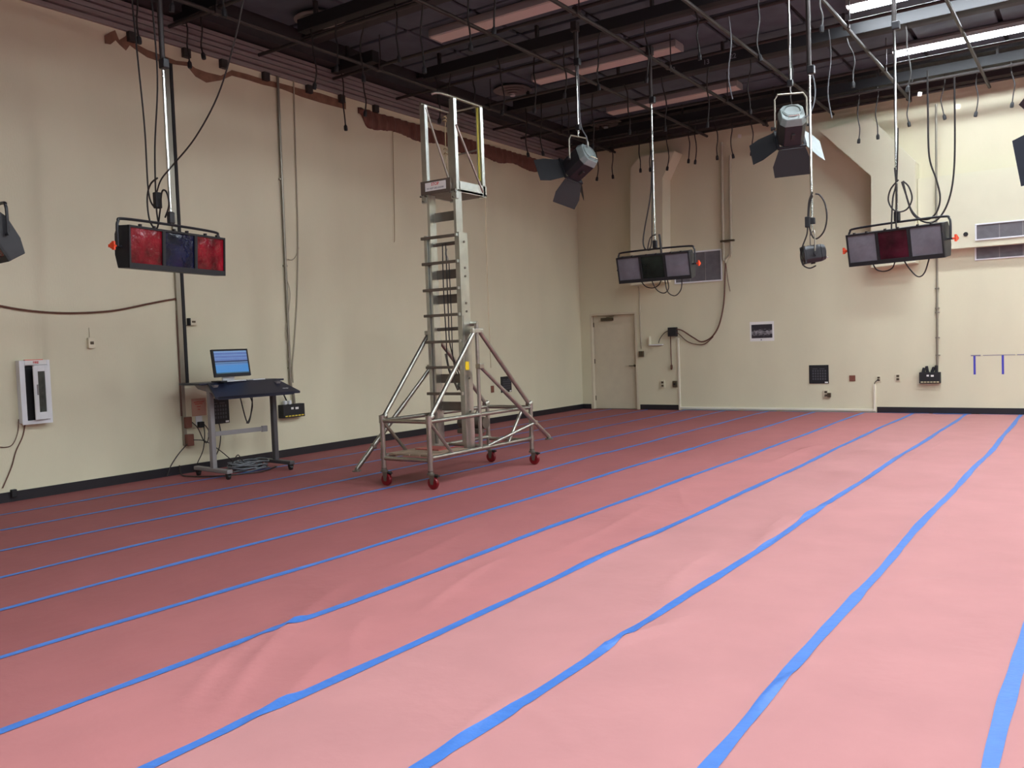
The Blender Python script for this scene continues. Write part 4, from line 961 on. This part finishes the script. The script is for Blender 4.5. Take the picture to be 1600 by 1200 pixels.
# ------------------------------------------------------------------ spotlights with barn doors
def aimR(aim, roll=0):
    x = Vector(aim).normalized(); y = Vector((0,0,1)).cross(x).normalized(); z = x.cross(y)
    R = Matrix((x,y,z)).transposed()
    return R @ Matrix.Rotation(math.radians(roll), 3, 'X')
def fresnel(label, P, aim, roll, s=1.0, flaps=(40,40,40,40), body=black_m, cap=greyenam_m, flapm=blackmatte_m, top=None, doors=True, cordpts=None, flaplen=.3):
    R = aimR(aim, roll); P = Vector(P)
    t = thing('spotlight', label, 'stage light', P, R, 'hanging spotlights')
    def B(mb, name, m, par=t, **k):
        mb.v = [(x*s,y*s,z*s) for x,y,z in mb.v]; return mb.build(name, m, par, local=True, **k)
    oct8 = [(.155,.10),(.155,-.10),(.10,-.165),(-.10,-.165),(-.155,-.10),(-.155,.10),(-.10,.165),(.10,.165)]
    hb = MB().extr([(-.13,y,z) for y,z in oct8], (.3,0,0)); bo = B(hb, 'housing', body, bevel=.008)
    # rear cap tapering, with raised ring and handle
    rc = MB(); n = 8
    vs = [(-.13,y*1.03,z*1.03) for y,z in oct8]+[(-.22,y*.86,z*.86) for y,z in oct8]
    rc.add(vs, [tuple(range(n)), tuple(range(2*n-1,n-1,-1))]+[(i,n+i,n+(i+1)%n,(i+1)%n) for i in range(n)])
    ro = B(rc, 'rear_cap', cap, bevel=.008)
    B(MB().lathe([(.115,0),(.115,.012),(.095,.02),(.088,.006),(.05,.004)], (-.218,0,.02), (-1,0,0), 24), 'ring', cap, ro, smooth=True)
    hn = MB().tube([(-.2,-.06,-.105),(-.262,-.06,-.115),(-.262,.06,-.115),(-.2,.06,-.105)], .009, 6); B(hn, 'handle', steel_m, ro)
    for k in range(3): B(MB().bb((-.05+.06*k,-.09,.165), (-.02+.06*k,.09,.172)), 'cooling_slot', blackmatte_m, bo)
    B(MB().bb((-.02,-.02,-.19), (.06,.02,-.165)), 'focus_knob', darkpipe_m, bo)
    B(MB().lathe([(.13,0),(.12,.02),(.06,.045),(.0,.05)], (.165,0,0), (1,0,0), 24), 'lens', glass_m, bo, smooth=True)
    fr = MB(); q = .175
    fr.bb((.17,-q,-q), (.195,-q+.03,q)); fr.bb((.17,q-.03,-q), (.195,q,q)); fr.bb((.17,-q,-q), (.195,q,-q+.03)); fr.bb((.17,-q,q-.03), (.195,q,q))
    fo = B(fr, 'barn_door_frame', body)
    if doors:
        for k, a in enumerate(flaps):      # top, bottom, left, right
            a = math.radians(a); Lf = flaplen; ux = math.sin(math.pi/2-a); un = math.sin(a)
            w0, w1 = (.16, .235) if k < 2 else (.16, .20)
            dvec = Vector((ux,0,un)); nv2 = Vector((-un,0,ux))
            base = Vector((.196,0,q))
            prof = [(-w0,0),(w0,0),(w1,Lf*.6),(w1*.92,Lf),(-w1*.92,Lf),(-w1,Lf*.6)]
            poly = [base+dvec*l+Vector((0,y,0)) for y,l in prof]
            mb = MB().extr(poly, nv2*.005)
            rot = Matrix.Rotation({0:0,1:math.pi,2:-math.pi/2,3:math.pi/2}[k], 3, 'X')
            mb.v = [tuple(rot @ Vector(v)) for v in mb.v]
            fl = B(mb, 'barn_door', flapm[k] if isinstance(flapm, (list,tuple)) else flapm, fo)
            hg = MB().tube([tuple(rot @ Vector((.196,-.12,q+.004))), tuple(rot @ Vector((.196,.12,q+.004)))], .008, 6); B(hg, 'hinge', body, fl)
    # yoke in world space: from the pivots up to the pole
    yk = t; yv = R.col[1]; yv = Vector(yv)
    if abs(yv.z) > .6: yv = Vector((yv.x,yv.y,0))
    a = P+yv*.19*s; b = P-yv*.19*s; tp = Vector(top) if top else P+Vector((0,0,.34*s))
    u = (Vector((yv.x,yv.y,0))).normalized()*.19*s
    yo = MB().tube([a, Vector((tp.x+u.x,tp.y+u.y,tp.z-.06*s)), Vector((tp.x+u.x*.8,tp.y+u.y*.8,tp.z)), tp, Vector((tp.x-u.x*.8,tp.y-u.y*.8,tp.z)), Vector((tp.x-u.x,tp.y-u.y,tp.z-.06*s)), b], .009*s+.003, 8).build('yoke', gconduit_m, t, smooth=False)
    for pp, sg in ((a,1),(b,-1)): MB().lathe([(.018,0),(.018,.03),(.026,.032),(.026,.05)], pp, yv*sg, 8).build('tilt_knob', blackmatte_m, yo)
    MB().tube([tp, tp+Vector((0,0,.16))], .011, 8).build('spigot', steel_m, yo)
    MB().box(tp+Vector((0,0,.13)), (.07,.05,.08)).build('pipe_clamp', black_m, yo, bevel=.01)
    if cordpts: MB().tube(catmull(cordpts), .008, 6).build('power_cord', cable_gr_m if cap is not black_m else cable_m, t, smooth=True)
    return t
Q1 = (4.305,10.566,4.050); Q2 = (7.091,10.970,4.150); Q3 = (7.361,10.832,2.550); Q4 = (10.240,7.318,2.880)
fresnel('dark spotlight with barn doors hung high right of the ladder', Q1, (-.80,.12,-.45), 12, .98, (30,36,60,48), flaplen=.36, top=(Q1[0],Q1[1],Q1[2]+.36), cordpts=[(Q1[0]+.12,Q1[1],Q1[2]+.12),(Q1[0]+.16,Q1[1]-.05,Q1[2]+.3),(Q1[0]+.04,Q1[1],Q1[2]+.55),(Q1[0]+.03,Q1[1],Q1[2]+1.2),(Q1[0]+.04,Q1[1],GZ)])
fresnel('grey-backed spotlight with splayed barn doors hung high at the upper right', Q2, (-.30,.72,-.62), -4, 1.0, (38,30,58,44), flaplen=.34, body=black_m, flapm=[blackmatte_m,blackmatte_m,blackmatte_m,greyenam_m], top=(Q2[0],Q2[1],Q2[2]+.40), cordpts=[(Q2[0]+.1,Q2[1]-.2,Q2[2]+.0),(Q2[0]+.26,Q2[1]-.1,Q2[2]+.1),(Q2[0]+.3,Q2[1],Q2[2]+.4),(Q2[0]+.22,Q2[1],Q2[2]+.9),(Q2[0]+.22,Q2[1],GZ)])  # right flap is grey: the light catching it is put into its colour
fresnel('small black spotlight hanging alone before the far wall', Q3, (-.85,-.45,-.12), 0, .62, body=black_m, cap=black_m, doors=False, top=(Q3[0],Q3[1],Q3[2]+.27))
fresnel('dark spotlight cut off at the right edge of the view', Q4, (-.84,-.3,-.12), 6, .95, (52,50,40,40), body=black_m, flapm=mat('haze_lit_enamel', srgb(44,50,62), .55), top=(Q4[0],Q4[1],Q4[2]+.4))  # bluish hazy light from above is put into the flap colour
hanger('p', 'steel hanger pole holding the dark spotlight right of the ladder', Q1[0], Q1[1], GZ, 5.40, Q1[2]+.50)
hanger('p', 'steel hanger pole holding the grey-backed spotlight', Q2[0], Q2[1], GZ, 5.75, Q2[2]+.54)
hanger('p', 'steel hanger pole holding the small black spotlight', Q3[0], Q3[1], GZ, 4.73, Q3[2]+.41)
hanger('p', 'steel hanger pole holding the spotlight at the right edge', Q4[0], Q4[1], GZ, 4.6, Q4[2]+.54)
lead('cable_loop', 'oval cable loop beside the pole of the small black spotlight', [(7.391,10.772,3.248),(7.351,10.772,3.138),(7.339,10.772,2.910),(7.381,10.772,2.752),(7.441,10.772,2.730),(7.517,10.772,2.814),(7.550,10.772,2.963),(7.531,10.772,3.132),(7.473,10.772,3.238),(7.421,10.772,3.260)], .010)
lead('power_cable', 'thin cable with an inline connector left of the small black spotlight', [(7.392,10.772,3.286),(7.344,10.772,3.178),(7.324,10.772,2.950),(7.314,10.772,2.797),(7.257,10.772,2.648),(7.232,10.772,2.534),(7.260,10.772,2.423),(7.336,10.772,2.379),(7.412,10.772,2.403)], .009)
tag(MB().box((7.324,10.772,2.934), (.06,.05,.13)).build('connector', blackmatte_m, bevel=.01), 'small black inline connector on the cable left of the small spotlight', 'connector')
# loose cables that hang from the grid at the right
for k, (a, L, lb) in enumerate([((6.1,11.6),1.1,'pale cable with a white plug hanging from the grid near the top edge'), ((7.05,13.0),1.25,'pale cable hanging from the grid right of the grey-backed spotlight')]):
    x, y = a
    lead('drop_cable', lb, [(x,y,GZ+.05),(x+.03,y,GZ-L*.3),(x-.02,y,GZ-L*.7),(x+.03,y,GZ-L)], .009, cable_gr_m)
